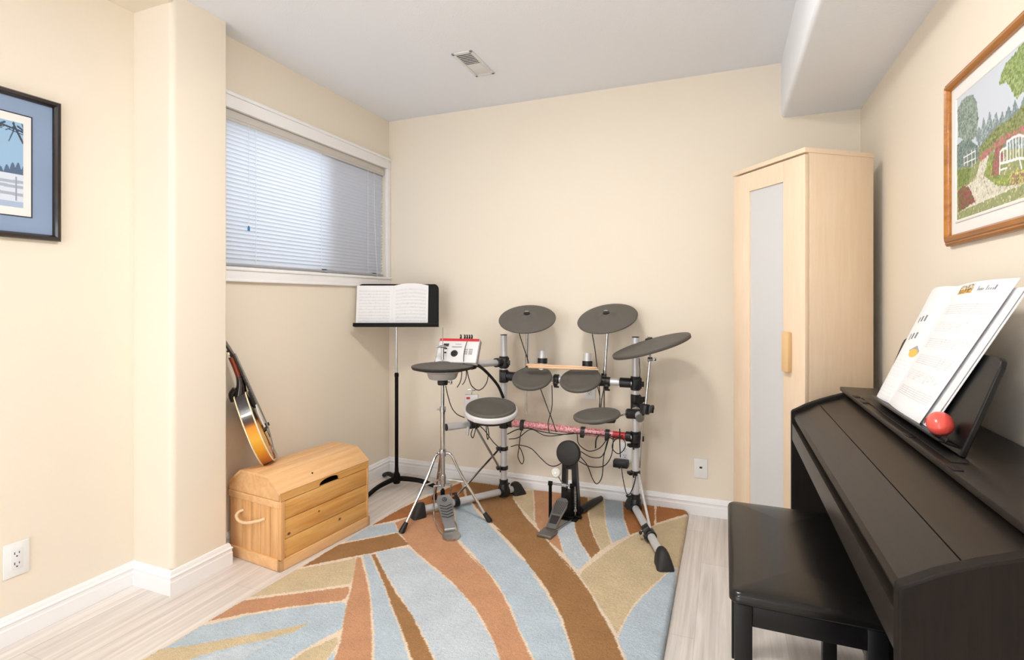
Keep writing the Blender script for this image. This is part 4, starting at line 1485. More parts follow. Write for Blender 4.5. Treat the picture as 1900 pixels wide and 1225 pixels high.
def snow_picture():
    o = V(XL, -1.912, 1.408)
    eu, ev, en = V(0, -1, 0), V(0, 0, 1), V(1, 0, 0)
    Wd, Ht = 0.62, 0.514
    root = thing('snow_picture', 'dark framed winter print with a wide blue mat on the left wall', 'picture', o)
    fr = MB()
    prof = [(0.0, 0.001), (0.0, 0.018), (0.004, 0.023), (0.014, 0.024), (0.020, 0.016), (0.0225, 0.010), (0.0225, 0.001)]
    frame_sides(fr, o, eu, ev, en, 0, 0, Wd, Ht, prof)
    fr.build('frame', M['frame_dark'], root)
    MB().obox(o + eu * Wd / 2 + ev * Ht / 2 + en * 0.004, (Wd - 0.04, Ht - 0.04, 0.004), (eu, ev, en)).build('blue_mat', M['mat_blue'], root)
    i0, j0 = 0.083, 0.076
    mb = MB()
    frame_sides(mb, o, eu, ev, en, i0, j0, Wd - i0, Ht - j0, [(0, 0.005), (0, 0.0072), (0.004, 0.0072), (0.004, 0.005)])
    mb.build('mat_line', M['mat_edge'], root)
    MB().obox(o + eu * Wd / 2 + ev * Ht / 2 + en * 0.006, (Wd - 2 * i0 - 0.006, Ht - 2 * j0 - 0.006, 0.0015), (eu, ev, en)).build('white_mat', M['mat_white'], root)
    a0, b0, a1, b1 = 0.110, 0.108, Wd - 0.110, Ht - 0.108
    nu, nv = 260, 200
    U = np.linspace(a0, a1, nu)[:, None] + np.zeros((1, nv))
    Vv = np.linspace(b0, b1, nv)[None, :] + np.zeros((nu, 1))
    P = np.array(o) + U[..., None] * np.array(eu) + Vv[..., None] * np.array(ev) + 0.0072 * np.array(en)
    C = paint_polys(U, Vv, (150, 186, 218), [], 2)
    q = (Vv - b0) / (b1 - b0)
    C[q < 0.40] = np.array(lin((214, 222, 236)))
    rs = np.random.RandomState(8)
    # far tree line
    hgt = 0.42 + 0.07 * np.abs(np.sin(U * 190)) + 0.04 * np.sin(U * 61)
    C[(q >= 0.39) & (q < hgt)] = np.array(lin((84, 106, 136)))
    # bare branches reaching in from above
    for k in range(26):
        u0, v0 = (rs.uniform(a0, a0 + 0.12) if k % 2 else rs.uniform(a0, a1)), b1 - rs.uniform(0, 0.03)
        an = rs.uniform(-2.9, -0.3)
        ln = rs.uniform(0.03, 0.10)
        d = poly_dist(U, Vv, [(u0, v0), (u0 + ln * math.cos(an), v0 + 0.7 * ln * math.sin(an)), (u0 + 1.4 * ln * math.cos(an), v0 + 0.6 * ln * math.sin(an))][:2])
        C[d < (0.0032 if k % 3 == 0 else 0.0016)] = np.array(lin((58, 70, 90)))
    # snowy rails and posts
    for v0, sl in ((0.24, 0.03), (0.15, 0.05), (0.30, -0.02)):
        d = np.abs(q - v0 - sl * (U - a0) / (a1 - a0))
        C[d < 0.018] = np.array(lin((168, 178, 196)))
    for u0 in np.arange(a0 + 0.02, a1, 0.055):
        C[(np.abs(U - u0) < 0.003) & (q > 0.08) & (q < 0.36)] = np.array(lin((150, 160, 180)))
    C[q < 0.07] = np.array(lin((170, 188, 214)))
    grid_object('artwork', P, C, M['art'], root, smooth=False)


GARDEN = [
    ((168, 186, 116), 0.5, (120, 146, 80), [(0.44, 0.20), (0.74, 0.16), (0.74, 0.43), (0.44, 0.43)]),
    ((138, 156, 74), 0.3, (168, 178, 92), [(0.20, 0.06), (0.74, 0.06), (0.74, 0.18), (0.44, 0.21)]),
    ((146, 156, 110), 0.4, (190, 186, 146), [(0.059, 0.234), (0.205, 0.222), (0.444, 0.227), (0.444, 0.048), (0.067, 0.024)]),
    ((150, 166, 156), 0.45, (112, 132, 124), [(0.074, 0.389), (0.104, 0.403), (0.146, 0.403), (0.175, 0.395), (0.199, 0.364), (0.209, 0.321), (0.196, 0.28), (0.159, 0.272), (0.082, 0.307)]),
    ((128, 146, 150), 0.35, (164, 178, 178), [(0.192, 0.276), (0.211, 0.298), (0.226, 0.285), (0.238, 0.315), (0.254, 0.285), (0.272, 0.317), (0.289, 0.28), (0.308, 0.305), (0.322, 0.275), (0.338, 0.295), (0.35, 0.276), (0.369, 0.3), (0.384, 0.275), (0.398, 0.305), (0.417, 0.274), (0.444, 0.303), (0.444, 0.18), (0.224, 0.228)]),
    ((142, 150, 104), 0.4, (112, 126, 72), [(0.196, 0.229), (0.224, 0.244), (0.266, 0.255), (0.316, 0.266), (0.369, 0.265), (0.408, 0.27), (0.444, 0.279), (0.444, 0.208), (0.369, 0.225), (0.283, 0.226), (0.211, 0.217)]),
    ((160, 174, 122), 0.5, (120, 146, 80), [(0.322, 0.368), (0.333, 0.39), (0.359, 0.405), (0.389, 0.407), (0.417, 0.414), (0.444, 0.421), (0.454, 0.304), (0.427, 0.309), (0.408, 0.301), (0.384, 0.33), (0.359, 0.362), (0.333, 0.364)]),
    ((128, 146, 140), 0.4, (92, 116, 116), [(0.067, 0.287), (0.104, 0.289), (0.159, 0.276), (0.211, 0.242), (0.206, 0.21), (0.146, 0.207), (0.067, 0.22)]),
    ((216, 214, 198), 0.25, (186, 180, 160), [(0.089, 0.092), (0.082, 0.125), (0.129, 0.155), (0.192, 0.162), (0.221, 0.206), (0.266, 0.209), (0.25, 0.177), (0.283, 0.143), (0.327, 0.118), (0.408, 0.108), (0.444, 0.101), (0.444, 0.101)]),
    ((124, 142, 84), 0.3, (100, 124, 56), [(0.071, 0.215), (0.166, 0.198), (0.146, 0.161), (0.082, 0.165)]),
    ((134, 150, 90), 0.3, (168, 178, 92), [(0.238, 0.164), (0.283, 0.202), (0.316, 0.204), (0.306, 0.165), (0.338, 0.137), (0.444, 0.137), (0.444, 0.109), (0.379, 0.108), (0.316, 0.121)]),
    ((150, 72, 84), 0.55, (96, 120, 66), [(0.077, 0.153), (0.111, 0.159), (0.152, 0.148), (0.175, 0.12), (0.188, 0.104), (0.083, 0.093)]),
    ((176, 96, 110), 0.5, (110, 128, 80), [(0.281, 0.154), (0.303, 0.218), (0.338, 0.234), (0.35, 0.215), (0.333, 0.179), (0.327, 0.145)]),
    ((190, 110, 126), 0.5, (140, 148, 90), [(0.209, 0.218), (0.283, 0.228), (0.348, 0.236), (0.444, 0.232), (0.444, 0.204), (0.369, 0.22), (0.283, 0.215), (0.224, 0.203)]),
    ((150, 120, 100), 0.5, (190, 196, 120), [(0.369, 0.11), (0.384, 0.137), (0.417, 0.139), (0.444, 0.123), (0.444, 0.102)]),
    ((150, 110, 110), 0.4, (176, 96, 110), [(0.334, 0.192), (0.35, 0.191), (0.348, 0.179), (0.334, 0.179)]),
]
STROKES = [
    (0.0028, [(0.325, 0.148), (0.328, 0.2), (0.34, 0.204), (0.361, 0.202)]),
    (0.0028, [(0.362, 0.167), (0.362, 0.216), (0.389, 0.218), (0.417, 0.216), (0.447, 0.203)]),
    (0.003, [(0.329, 0.172), (0.362, 0.168), (0.417, 0.163), (0.454, 0.153)]),
    (0.0024, [(0.418, 0.163), (0.428, 0.137)]),
    (0.0018, [(0.375, 0.214), (0.377, 0.169)]),
    (0.0018, [(0.389, 0.216), (0.391, 0.167)]),
    (0.0018, [(0.402, 0.216), (0.404, 0.165)]),
    (0.0018, [(0.416, 0.215), (0.417, 0.164)]),
    (0.0018, [(0.429, 0.21), (0.43, 0.161)]),
    (0.0018, [(0.44, 0.205), (0.442, 0.158)]),
    (0.0022, [(0.332, 0.156), (0.361, 0.154)]),
    (0.0022, [(0.344, 0.201), (0.346, 0.171)]),
    (0.0016, [(0.118, 0.244), (0.121, 0.216)]),
    (0.0016, [(0.14, 0.244), (0.143, 0.21)]),
    (0.0016, [(0.167, 0.247), (0.17, 0.202)]),
    (0.0016, [(0.188, 0.245), (0.191, 0.205)]),
    (0.0016, [(0.115, 0.24), (0.191, 0.24)]),
    (0.0016, [(0.118, 0.223), (0.191, 0.219)]),
]
garden_picture()
snow_picture()

# ------------------------------------------------------------------ wall plates, vent, ceiling lamps
def outlet(o, eu, en, label, w=0.074, h=0.118):
    eu, en, ev = V(eu), V(en), V(0, 0, 1)
    root = thing('wall_outlet', label, 'outlet', V(o))
    o = V(o)
    MB().obox(o + en * 0.003, (w, h, 0.006), (eu, ev, en), 0.002).build('plate', M['plate'], root)
    b = MB().obox(o + en * 0.0065, (0.034, 0.068, 0.003), (eu, ev, en), 0.001).build('receptacle', M['vinyl'], root)
    for s in (-1, 1):
        m = MB()
        m.obox(o + en * 0.0078 + eu * -0.0065 + ev * (s * 0.018 + 0.004), (0.0024, 0.009, 0.001), (eu, ev, en))
        m.obox(o + en * 0.0078 + eu * 0.0065 + ev * (s * 0.018 + 0.004), (0.0024, 0.007, 0.001), (eu, ev, en))
        m.cyl(o + en * 0.0072 + ev * (s * 0.018 - 0.007), o + en * 0.0083 + ev * (s * 0.018 - 0.007), 0.0026, seg=10)
        m.build('socket_slots', M['slot'], b)


outlet((XL, -2.040, 0.283), (0, 1, 0), (1, 0, 0), 'white duplex power outlet low on the left wall under the winter print')
outlet((1.427, 0, 0.655), (1, 0, 0), (0, -1, 0), 'white power outlet on the back wall behind the tom pads')
outlet((1.640, 0, 0.30), (1, 0, 0), (0, -1, 0), 'white power outlet on the back wall holding the black power adapter')

root = thing('phone_plate', 'blank white phone jack plate on the back wall left of the cabinet', 'wall plate', (2.057, 0, 0.258))
MB().box((2.022, -0.006, 0.203), (2.092, 0, 0.313), 0.002).build('plate', M['plate'], root)
MB().box((2.050, -0.0075, 0.258), (2.064, -0.0055, 0.268), 0.0005).build('jack', M['slot'], root)
for z in (0.218, 0.299):
    MB().cyl((2.057, -0.0055, z), (2.057, -0.0072, z), 0.003, seg=10).build('screw', M['vinyl'], root)

root = thing('ceiling_vent', 'white louvred air vent in the ceiling', 'vent', (0.95, -0.595, H))
mb = MB()
vx0, vx1, vy0, vy1 = 0.893, 1.007, -0.742, -0.452
mb.box((vx0, vy0, H - 0.006), (vx0 + 0.016, vy1, H), 0.002).box((vx1 - 0.016, vy0, H - 0.006), (vx1, vy1, H), 0.002)
mb.box((vx0, vy0, H - 0.006), (vx1, vy0 + 0.016, H), 0.002).box((vx0, vy1 - 0.016, H - 0.006), (vx1, vy1, H), 0.002)
mb.build('frame', M['vent'], root)
MB().box((vx0 + 0.016, vy0 + 0.016, H - 0.0008), (vx1 - 0.016, -0.600, H)).build('duct_opening', M['slot'], root)
mb = MB()
for i in range(8):
    y = vy0 + 0.022 + i * 0.0172
    mb.obox((0.95, y, H - 0.004), (vx1 - vx0 - 0.032, 0.0138, 0.0012), (V(1, 0, 0), V(0, 0.97, 0.24), V(0, -0.24, 0.97)))
mb.build('louvres', M['vent'], root)
MB().box((vx0 + 0.016, -0.600, H - 0.004), (vx1 - 0.016, vy1 - 0.016, H - 0.0005), 0.001).build('damper_plate', M['vent'], root)


def ceiling_lamp(x, y, label, power):
    root = thing('ceiling_lamp', label, 'lamp', (x, y, H))
    MB().lathe([(0, 0), (0.15, 0), (0.155, -0.012), (0.14, -0.028), (0, -0.028)], (x, y, H), (0, 0, 1), 40).build('base', M['vinyl'], root)
    MB().lathe([(0.135, -0.026), (0.130, -0.050), (0.105, -0.075), (0.06, -0.090), (0, -0.095)], (x, y, H), (0, 0, 1), 40).build('dome', M['dome'], root)
    lamp_light('ceiling_lamp_bulb', (x, y, H - 0.105), power, (1.0, 0.98, 0.95), 0.42, True)


def added_bowl_lamp(x, y, label, power):
    """bowl hung a hand's breadth below the ceiling, added out of view to brighten it"""
    root = thing('ceiling_lamp', label, 'lamp', (x, y, H))
    MB().lathe([(0, 0), (0.06, 0), (0.062, -0.012), (0.02, -0.022), (0.008, -0.03), (0.008, -0.30), (0, -0.30)], (x, y, H), (0, 0, 1), 32).build('stem', M['vinyl'], root)
    MB().lathe([(0.17, -0.27), (0.165, -0.30), (0.13, -0.345), (0.07, -0.37), (0, -0.378)], (x, y, H), (0, 0, 1), 40).build('bowl', M['dome'], root)
    lamp_light('ceiling_lamp_bulb', (x, y, H - 0.30 + 0.12), power, (1.0, 0.95, 0.88), 0.10)  # extra fill for the ceiling, from the added bowl


ceiling_lamp(1.55, -1.66, 'round ceiling lamp with a glowing warm dome nearest the vent', 13.5)
added_bowl_lamp(1.3, -3.9, 'added hanging bowl lamp out of view, brightening the ceiling', 5)

# ------------------------------------------------------------------ electronic drum kit
RZ = 0.027                                 # top of the rug pile
PL, PR = V(0.967, -0.230, 0), V(1.727, -0.177, 0)
TUBE = 0.0190


def on_bar(a, b, t):
    return a + (b - a) * t


def rack():
    root = thing('drum_rack', 'silver tube drum rack with black clamps carrying the electronic drum pads', 'drum rack', (1.34, -0.3, RZ))

    def part(n, mb, m, p=root):
        return mb.build(n, m, p)

    def clamp(c, ax, side=None, ln=0.045, r=0.027, bolt=True):
        """black plastic clamp round a tube, with a lug and a wing bolt"""
        c, ax = V(c), V(ax).normalized()
        x, y, n = basis(ax, side if side is not None else (0.3, -1, 0.1))
        mb = MB()
        h = ln / 2
        mb.lathe([(0.0185, -h), (r - 0.003, -h), (r, -h + 0.003), (r, h - 0.003), (r - 0.003, h), (0.0185, h)], c, n, 20)
        lug = y if side is None else V(side).normalized()
        w = n.cross(lug).normalized()
        mb.obox(c + lug * (r + 0.005), (ln * 0.72, 0.026, 0.036), (n, lug, w), 0.003)
        mb.obox(c + w * (r * 0.9), (ln * 0.8, 0.016, 0.016), (n, lug, w), 0.003)
        cl = part('clamp', mb, M['black_plastic'])
        if bolt:
            b = MB()
            p0 = c + lug * (r + 0.004)
            b.cyl(p0, p0 + w * 0.032, 0.0035, seg=8)
            b.obox(p0 + w * 0.034, (0.030, 0.006, 0.014), (n, lug, w), 0.003)
            part('wing_bolt', b, M['black_plastic'], cl)
        return cl

    def tubebar(n, a, b, r=TUBE, m='alu', cap=True):
        a, b = V(a), V(b)
        o = part(n, MB().cyl(a, b, r, seg=24, ch=0.001), M[m])
        return o

    def boot(p, d, ln=0.085):
        """rubber foot at the end of a floor bar"""
        p, d = V(p), V(d)
        d.z = 0
        d.normalize()
        w = V(-d.y, d.x, 0)
        mb = MB()
        k = ln / 0.09
        secs = [(-0.014, 0.026, 0.052), (-0.012, 0.027, 0.072), (0.010, 0.029, 0.077), (0.030, 0.030, 0.072), (0.046, 0.032, 0.058), (0.058, 0.033, 0.038), (0.068, 0.031, 0.018), (0.074, 0.025, 0.004)]
        vs, fs = [], []
        na = 12
        for s_, hw, hh in secs:
            for q in range(na + 1):
                a = PI * q / na
                cx, cz = math.cos(a), math.sin(a)
                cx = math.copysign(abs(cx) ** 0.75, cx)
                flare = 1 + 0.16 * (1 - cz) if hh > 0.03 else 1.1
                vs.append(V(p.x, p.y, RZ - 0.001) + d * s_ * k + w * hw * cx * flare + V(0, 0, hh * cz ** 0.8))
        m_ = na + 1
        for i in range(len(secs) - 1):
            for q in range(m_):
                q2 = (q + 1) % m_
                fs.append((i * m_ + q, i * m_ + q2, (i + 1) * m_ + q2, (i + 1) * m_ + q))
        fs.append(list(range(m_)))
        fs.append(list(range((len(secs) - 1) * m_, len(secs) * m_)))
        mb.add(vs, fs)
        return part('foot_cap', mb, M['rubber_edge'])

    up = V(0, 0, 1)
    # posts
    for p, zt in ((PL, 0.984), (PR, 0.987)):
        po = tubebar('post', p + up * 0.05, p + up * zt)
        MB().cyl(p + up * (zt - 0.001), p + up * (zt + 0.004), TUBE + 0.0008, seg=24, ch=0.001).build('end_cap', M['black_plastic'], po)
    # floor bars and their feet
    FL0, FL1 = V(1.016, -0.160, 0.060), V(0.664, -0.648, 0.060)
    FR0, FR1 = V(1.700, -0.122, 0.060), V(1.921, -0.695, 0.060)
    tubebar('floor_bar', FL0, FL1)
    tubebar('floor_bar', FR0, FR1)
    boot(FL0 - (FL1 - FL0).normalized() * -0.012, FL0 - FL1)
    boot(FL1, FL1 - FL0, 0.075)
    boot(FR0 - (FR1 - FR0).normalized() * -0.012, FR0 - FR1, 0.07)
    boot(FR1, FR1 - FR0, 0.095)
    for p, d in ((PL, FL1 - FL0), (PR, FR1 - FR0)):
        mb = MB().lathe([(0.019, 0.035), (0.030, 0.040), (0.030, 0.098), (0.025, 0.106), (0.0255, 0.130), (0.0195, 0.132)], p, up, 24)
        d = d.normalized()
        mb.lathe([(0.0195, -0.03), (0.028, -0.028), (0.028, 0.028), (0.0195, 0.03)], p + up * 0.060, d, 20)
        s = part('socket', mb, M['black_plastic'])
        w = V(d.y, -d.x, 0)
        if p is PL:
            w = -w
        b = MB().cyl(p + up * 0.118, p + up * 0.118 + w * 0.045, 0.0035, seg=8)
        b.obox(p + up * 0.118 + w * 0.044, (0.016, 0.026, 0.008), (w, d, up), 0.003)
        part('wing_bolt', b, M['black_plastic'], s)
    # upper crossbar
    UA, UB = PL + up * 0.742, PR + up * 0.736
    tubebar('crossbar', UA, UB)
    ud = (UB - UA).normalized()
    for p, z in ((PL, 0.742), (PR, 0.736)):
        clamp(p + up * z, up, None, 0.075)
        s = 1 if p is PL else -1
        part('crossbar_joint', MB().lathe([(0.0195, 0.0), (0.027, 0.002), (0.027, 0.06), (0.0195, 0.063)], p + up * z + ud * s * 0.024, ud * s, 20), M['black_plastic'])
    # lower crossbar with pink wrap and straps
    LA, LB = PL + up * 0.470, PR + up * 0.440
    ldir = (LB - LA).normalized()
    bar = tubebar('lower_crossbar', LA, LB)
    wrap = part('pink_wrap', MB().cyl(on_bar(LA, LB, 0.06), on_bar(LA, LB, 0.84), 0.0215, seg=24), M['pink'], bar)
    wrap['label'] = 'pink mottled tape wrap'
    part('red_tape', MB().cyl(on_bar(LA, LB, 0.84), on_bar(LA, LB, 0.93), 0.0208, seg=24), M['red'], bar)['label'] = 'bright red tape'
    for t in (0.155, 0.62, 0.80):
        c = on_bar(LA, LB, t)
        part('strap', MB().lathe([(0.0215, -0.012), (0.0255, -0.012), (0.0262, 0.0), (0.0255, 0.012), (0.0215, 0.012)], c, ldir, 20).obox(c - V(0, 0.024, 0.014), (0.022, 0.010, 0.034), (ldir, V(0, 1, 0), up), 0.003), M['black_plastic'], bar)
    clamp(PL + up * 0.470, up, None, 0.07)
    clamp(PR + up * 0.440, up, None, 0.065)
    for p, z, s in ((PL, 0.470, 1), (PR, 0.440, -1)):
        part('crossbar_joint', MB().lathe([(0.0195, 0.0), (0.027, 0.002), (0.027, 0.028), (0.0195, 0.031)], p + up * z + ldir * s * 0.024, ldir * s, 20), M['black_plastic'])
    # lower collars and braces
    for p, z in ((PL, 0.314), (PL, 0.200), (PR, 0.398), (PR, 0.247)):
        clamp(p + up * z, up, (-0.8, -0.6, 0), 0.022, 0.026)
    # snare arm: short tube towards the viewer
    SA, SB = PL + up * 0.560 + V(0.0, -0.03, -0.07), V(0.752, -0.533, 0.487)
    SA = PL + up * 0.487 + V(-0.004, -0.03, 0)
    arm = tubebar('snare_arm', SA, SB)
    sd = (SB - SA).normalized()
    part('end_cap', MB().cyl(SB, SB + sd * 0.006, TUBE + 0.001, seg=24, ch=0.0015), M['black_plastic'], arm)
    scl = on_bar(SA, SB, 0.52)
    clamp(scl, sd, (0.6, -0.8, 0.1), 0.06)
    snc, snn = V(1.0053, -0.4992, 0.6044), V(0.0764, -0.1702, 0.9824)
    part('snare_rod', MB().tube([scl + V(0.02, -0.02, 0.0), on_bar(scl, snc, 0.5) - up * 0.02, snc - snn * 0.045], 0.007, 10), M['black_metal'])
    part('pipe_stub', MB().cyl((0.8545, -0.4843, 0.4405), (0.8601, -0.4821, 0.4883), 0.009, seg=14), M['alu'])
    # small white block with a red badge and a wing nut, standing up behind the snare
    wb = V((0.859, -0.4394, 0.6303))
    blk = part('mount_block', MB().obox(wb, (0.075, 0.030, 0.060), (V(0.9278, 0.373, 0), V(-0.373, 0.9278, 0), up), 0.004).cyl(wb - up * 0.03, V(wb.x + 0.01, wb.y + 0.02, 0.50), 0.008, seg=12), M['module'])
    part('red_badge', MB().obox(wb - V(-0.373, 0.9278, 0) * 0.0155 - V(0.9278, 0.373, 0) * 0.018 + up * 0.012, (0.020, 0.002, 0.012), (V(0.9278, 0.373, 0), V(-0.373, 0.9278, 0), up)), M['red'], blk)
    part('wing_nut', MB().cyl(wb + up * 0.03, wb + up * 0.062, 0.004, seg=10).obox(wb + up * 0.056, (0.045, 0.006, 0.012), (V(0.9278, 0.373, 0), V(-0.373, 0.9278, 0), up), 0.003), M['chrome'], blk)
    # braces
    b1 = MB().cyl((0.8799, -0.4202, 0.4672), PL + up * 0.205 + V(-0.02, -0.02, 0), 0.0066, seg=10)
    part('brace_rod', b1, M['steel'])
    b2p = on_bar(FL0, FL1, 0.66)
    part('brace_rod', MB().cyl(PL + up * 0.314 + V(-0.02, -0.025, 0), b2p + up * 0.03, 0.0064, seg=10), M['chrome'])
    clamp(b2p, FL1 - FL0, (0.3, -0.4, 0.6), 0.030)
    b3p = on_bar(FR0, FR1, 0.66)
    part('brace_rod', MB().cyl(PR + up * 0.247 + V(0.02, -0.025, 0), b3p + up * 0.03, 0.0064, seg=10), M['alu'])
    clamp(b3p, FR1 - FR0, (-0.5, 0.1, 0.6), 0.055)
    # module arm
    MC = V(0.828, -0.5489, 0.9176)
    ma, mb_ = PL + up * 0.824, V((0.8997, -0.5416, 0.8407))
    tubebar('module_arm', ma, mb_)
    clamp(ma, up, None, 0.07)
    dd = (mb_ - ma).normalized()
    part('arm_joint', MB().lathe([(0.0195, 0.0), (0.027, 0.002), (0.027, 0.055), (0.0195, 0.058)], ma + dd * 0.024, dd, 20), M['black_plastic'])
    part('module_bracket', MB().obox(mb_ + V(0.0, 0.01, 0.0), (0.05, 0.05, 0.05), (V(1, 0, 0), V(0, 1, 0), up), 0.006), M['black_plastic'])
    # right arm for the low tom and the ride cymbal
    RA = PR + up * 0.600
    RE = V((1.7794, -0.382, 0.592))
    clamp(RA, up, None, 0.08)
    clamp(PR + up * 0.650, up, (0.7, -0.7, 0), 0.05)
    ra = tubebar('tom_arm', RA, RE)
    rd = (RE - RA).normalized()
    part('end_cap', MB().cyl(RE, RE + rd * 0.008, TUBE + 0.0012, seg=24, ch=0.002), M['dark_rubber'], ra)
    tcl = on_bar(RA, RE, 0.62)
    side = V(-0.93, -0.35, 0.05).normalized()
    part('tom_clamp', MB().lathe([(0.0, -0.03), (0.022, -0.028), (0.026, -0.02), (0.026, 0.055), (0.021, 0.062), (0, 0.062)], tcl, side, 22), M['black_plastic'])
    t3c, t3n = V(1.5899, -0.5228, 0.6215), V(-0.1004, -0.0879, 0.9911)
    part('tom_rod', MB().tube([tcl + side * 0.05, on_bar(tcl, t3c, 0.45) - t3n * 0.006, t3c - t3n * 0.035], 0.0058, 10), M['chrome'])
    # ride boom
    J = V((1.8224, -0.3216, 0.8856))
    K = V((1.802, -0.3514, 0.6537))
    clamp(K - up * 0.02, K - J, (0.9, 0.2, 0), 0.05, 0.024)
    part('cymbal_rod', MB().cyl(J, K - up * 0.04, 0.0075, seg=14), M['chrome'])
    part('cymbal_rod', MB().tube([K - up * 0.03, V((1.7837, -0.3371, 0.5165)), V((1.769, -0.3107, 0.3182))], 0.0045, 10, 0), M['chrome'])
    rc, rn = V(1.825, -0.3421, 0.9733), V(-0.288, -0.0969, 0.9527)
    jt = MB().cyl(J, rc - rn * 0.008, 0.0055, seg=12)
    jt.lathe([(0, -0.012), (0.011, -0.012), (0.013, 0), (0.011, 0.012), (0, 0.012)], J, V(0.9278, 0.373, 0), 16)
    jt.obox(J + V(0.9278, 0.373, 0) * 0.026, (0.014, 0.016, 0.008), (V(0.9278, 0.373, 0), up, V(-0.373, 0.9278, 0)), 0.003)
    part('tilter', jt, M['chrome'])
    kn = MB().cyl(K + V(0.0, 0, -0.012), K + V(0.9278, 0.373, 0) * 0.035 - up * 0.012, 0.004, seg=8).lathe([(0, 0), (0.010, 0), (0.012, 0.004), (0.012, 0.014), (0, 0.016)], K + V(0.9278, 0.373, 0) * 0.03 - up * 0.012, V(0.9278, 0.373, 0), 12)
    part('knob', kn, M['black_plastic'])
    # crash booms on the upper crossbar
    for (x, D, zt, zb, cx, cn) in ((983, 3.10, 1.014, 0.510, V(1.1209, -0.2479, 1.0945), V(0.0973, -0.4402, 0.8926)),
                                   (1129, 2.97, 1.021, 0.585, V(1.5668, -0.1657, 1.1003), V(-0.0794, -0.4536, 0.8877))):
        t = (x - 937.0) / 244.0
        q = on_bar(UA, UB, 0.165 if x < 1000 else 0.765) + V(0, 0.034, 0)
        base = V(q.x, q.y, 0)
        tj = cx - cn * 0.04
        part('cymbal_rod', MB().cyl(base + up * zb, base + up * 0.80, 0.0058, seg=10).cyl(base + up * 0.72, V(tj.x, tj.y, tj.z), 0.0085, seg=12), M['chrome'])
        clamp(on_bar(UA, UB, 0.165 if x < 1000 else 0.765), ud, (0, 1, 0), 0.05)
        part('tilter', MB().cyl(tj, cx - cn * 0.006, 0.0055, seg=10).lathe([(0, -0.010), (0.009, -0.010), (0.010, 0.010), (0, 0.010)], tj, V(0.9278, 0.373, 0), 14), M['chrome'])
    # pipe stubs and clamps for the two rack toms
    for t, zt, tc, tn in ((0.300, 0.897, V(1.1671, -0.294, 0.7516), V(0.0511, -0.4415, 0.8958)), (0.645, 0.890, V(1.4447, -0.2794, 0.7559), V(-0.0173, -0.4504, 0.8926))):
        q = on_bar(UA, UB, t) + V(0.0, 0.010, 0)
        st = part('tom_holder', MB().pipe(q + up * 0.03, V(q.x, q.y + 0.012, zt), 0.0215, 0.0178), M['alu'])
        part('holder_collar', MB().lathe([(0.0216, 0), (0.029, 0.001), (0.029, 0.03), (0.0216, 0.032)], V(q.x, q.y + 0.012, zt - 0.075), (0, 0.1, 1), 20), M['black_plastic'], st)
        clamp(on_bar(UA, UB, t), ud, (0, -1, 0.3), 0.055)
        back = tc - tn * 0.03
        part('tom_rod', MB().tube([on_bar(UA, UB, t), on_bar(on_bar(UA, UB, t), back, 0.6) - up * 0.01, back], 0.008, 10), M['black_metal'])
    for t in (0.42, 0.80):
        clamp(on_bar(UA, UB, t), ud, (0, -0.6, -0.6), 0.03)


rack()


def pad_profile(r):
    return [(0, 0.004), (r * 0.55, 0.0035), (r - 0.022, 0.003), (r - 0.016, 0.0065), (r - 0.008, 0.0075), (r - 0.002, 0.004), (r, -0.004), (r - 0.004, -0.012), (r - 0.030, -0.017), (0, -0.018)]


def tom_pad(c, n, r, label):
    c, n = V(c), V(n)
    root = thing('tom_pad', label, 'drum pad', c, 'rubber tom pads of the electronic drum kit')
    MB().lathe(pad_profile(r), c, n, 56).build('playing_surface', M['dark_rubber'], root, sharp=70)
    MB().lathe([(0, -0.017), (r * 0.62, -0.017), (r * 0.55, -0.030), (0.03, -0.034), (0, -0.034)], c, n, 32).build('shell', M['black_plastic'], root)
    x, y, _ = basis(n)
    j = c - n * 0.024 + V(0, 0, 0)
    MB().obox(c - n * 0.028 + y * r * 0.55, (0.04, 0.05, 0.02), (x, y, n), 0.003).build('jack_box', M['black_plastic'], root)


tom_pad((1.1671, -0.294, 0.7516), (0.0511, -0.4415, 0.8958), 0.1145, 'forward-facing dark rubber tom pad on the crossbar, the one nearer the left post')
tom_pad((1.4447, -0.2794, 0.7559), (-0.0173, -0.4504, 0.8926), 0.1155, 'forward-facing dark rubber tom pad on the crossbar, the one nearer the right post')
tom_pad((1.5899, -0.5228, 0.6215), (-0.1004, -0.0879, 0.9911), 0.1175, 'low flat dark rubber tom pad on the right arm above the pink bar')


def cymbal_pad(c, n, r, label, bell=0.023, edge=0.005):
    c, n = V(c), V(n)
    root = thing('cymbal_pad', label, 'cymbal pad', c, 'rubber cymbal pads of the electronic drum kit')
    pr = [(0, bell), (0.012, bell), (0.026, bell * 0.82), (0.040, bell * 0.42), (0.052, bell * 0.18), (0.066, bell * 0.10), (r * 0.7, 0.0), (r - 0.012, -0.006), (r - 0.003, -0.008), (r, -0.012), (r - 0.002, -0.012 - edge), (r - 0.006, -0.014 - edge),
          (r - 0.02, -0.014 - edge), (r * 0.5, -0.012), (0.05, -0.008), (0, -0.006)]
    MB().lathe(pr, c, n, 64).build('playing_surface', M['dark_rubber'], root, sharp=70)
    MB().lathe([(0, bell + 0.006), (0.014, bell + 0.006), (0.019, bell + 0.003), (0.020, bell - 0.006), (0, bell - 0.006)], c, n, 24).build('bell_cap', M['black_plastic'], root)
    x, y, _ = basis(n)
    MB().obox(c + n * (bell + 0.012), (0.022, 0.008, 0.005), (x, y, n), 0.002).cyl(c + n * bell, c + n * (bell + 0.018), 0.003, seg=10).build('wing_nut', M['chrome'], root)
    MB().obox(c - n * 0.018 - y * 0.07, (0.03, 0.04, 0.014), (x, y, n), 0.003).build('jack_box', M['black_plastic'], root)


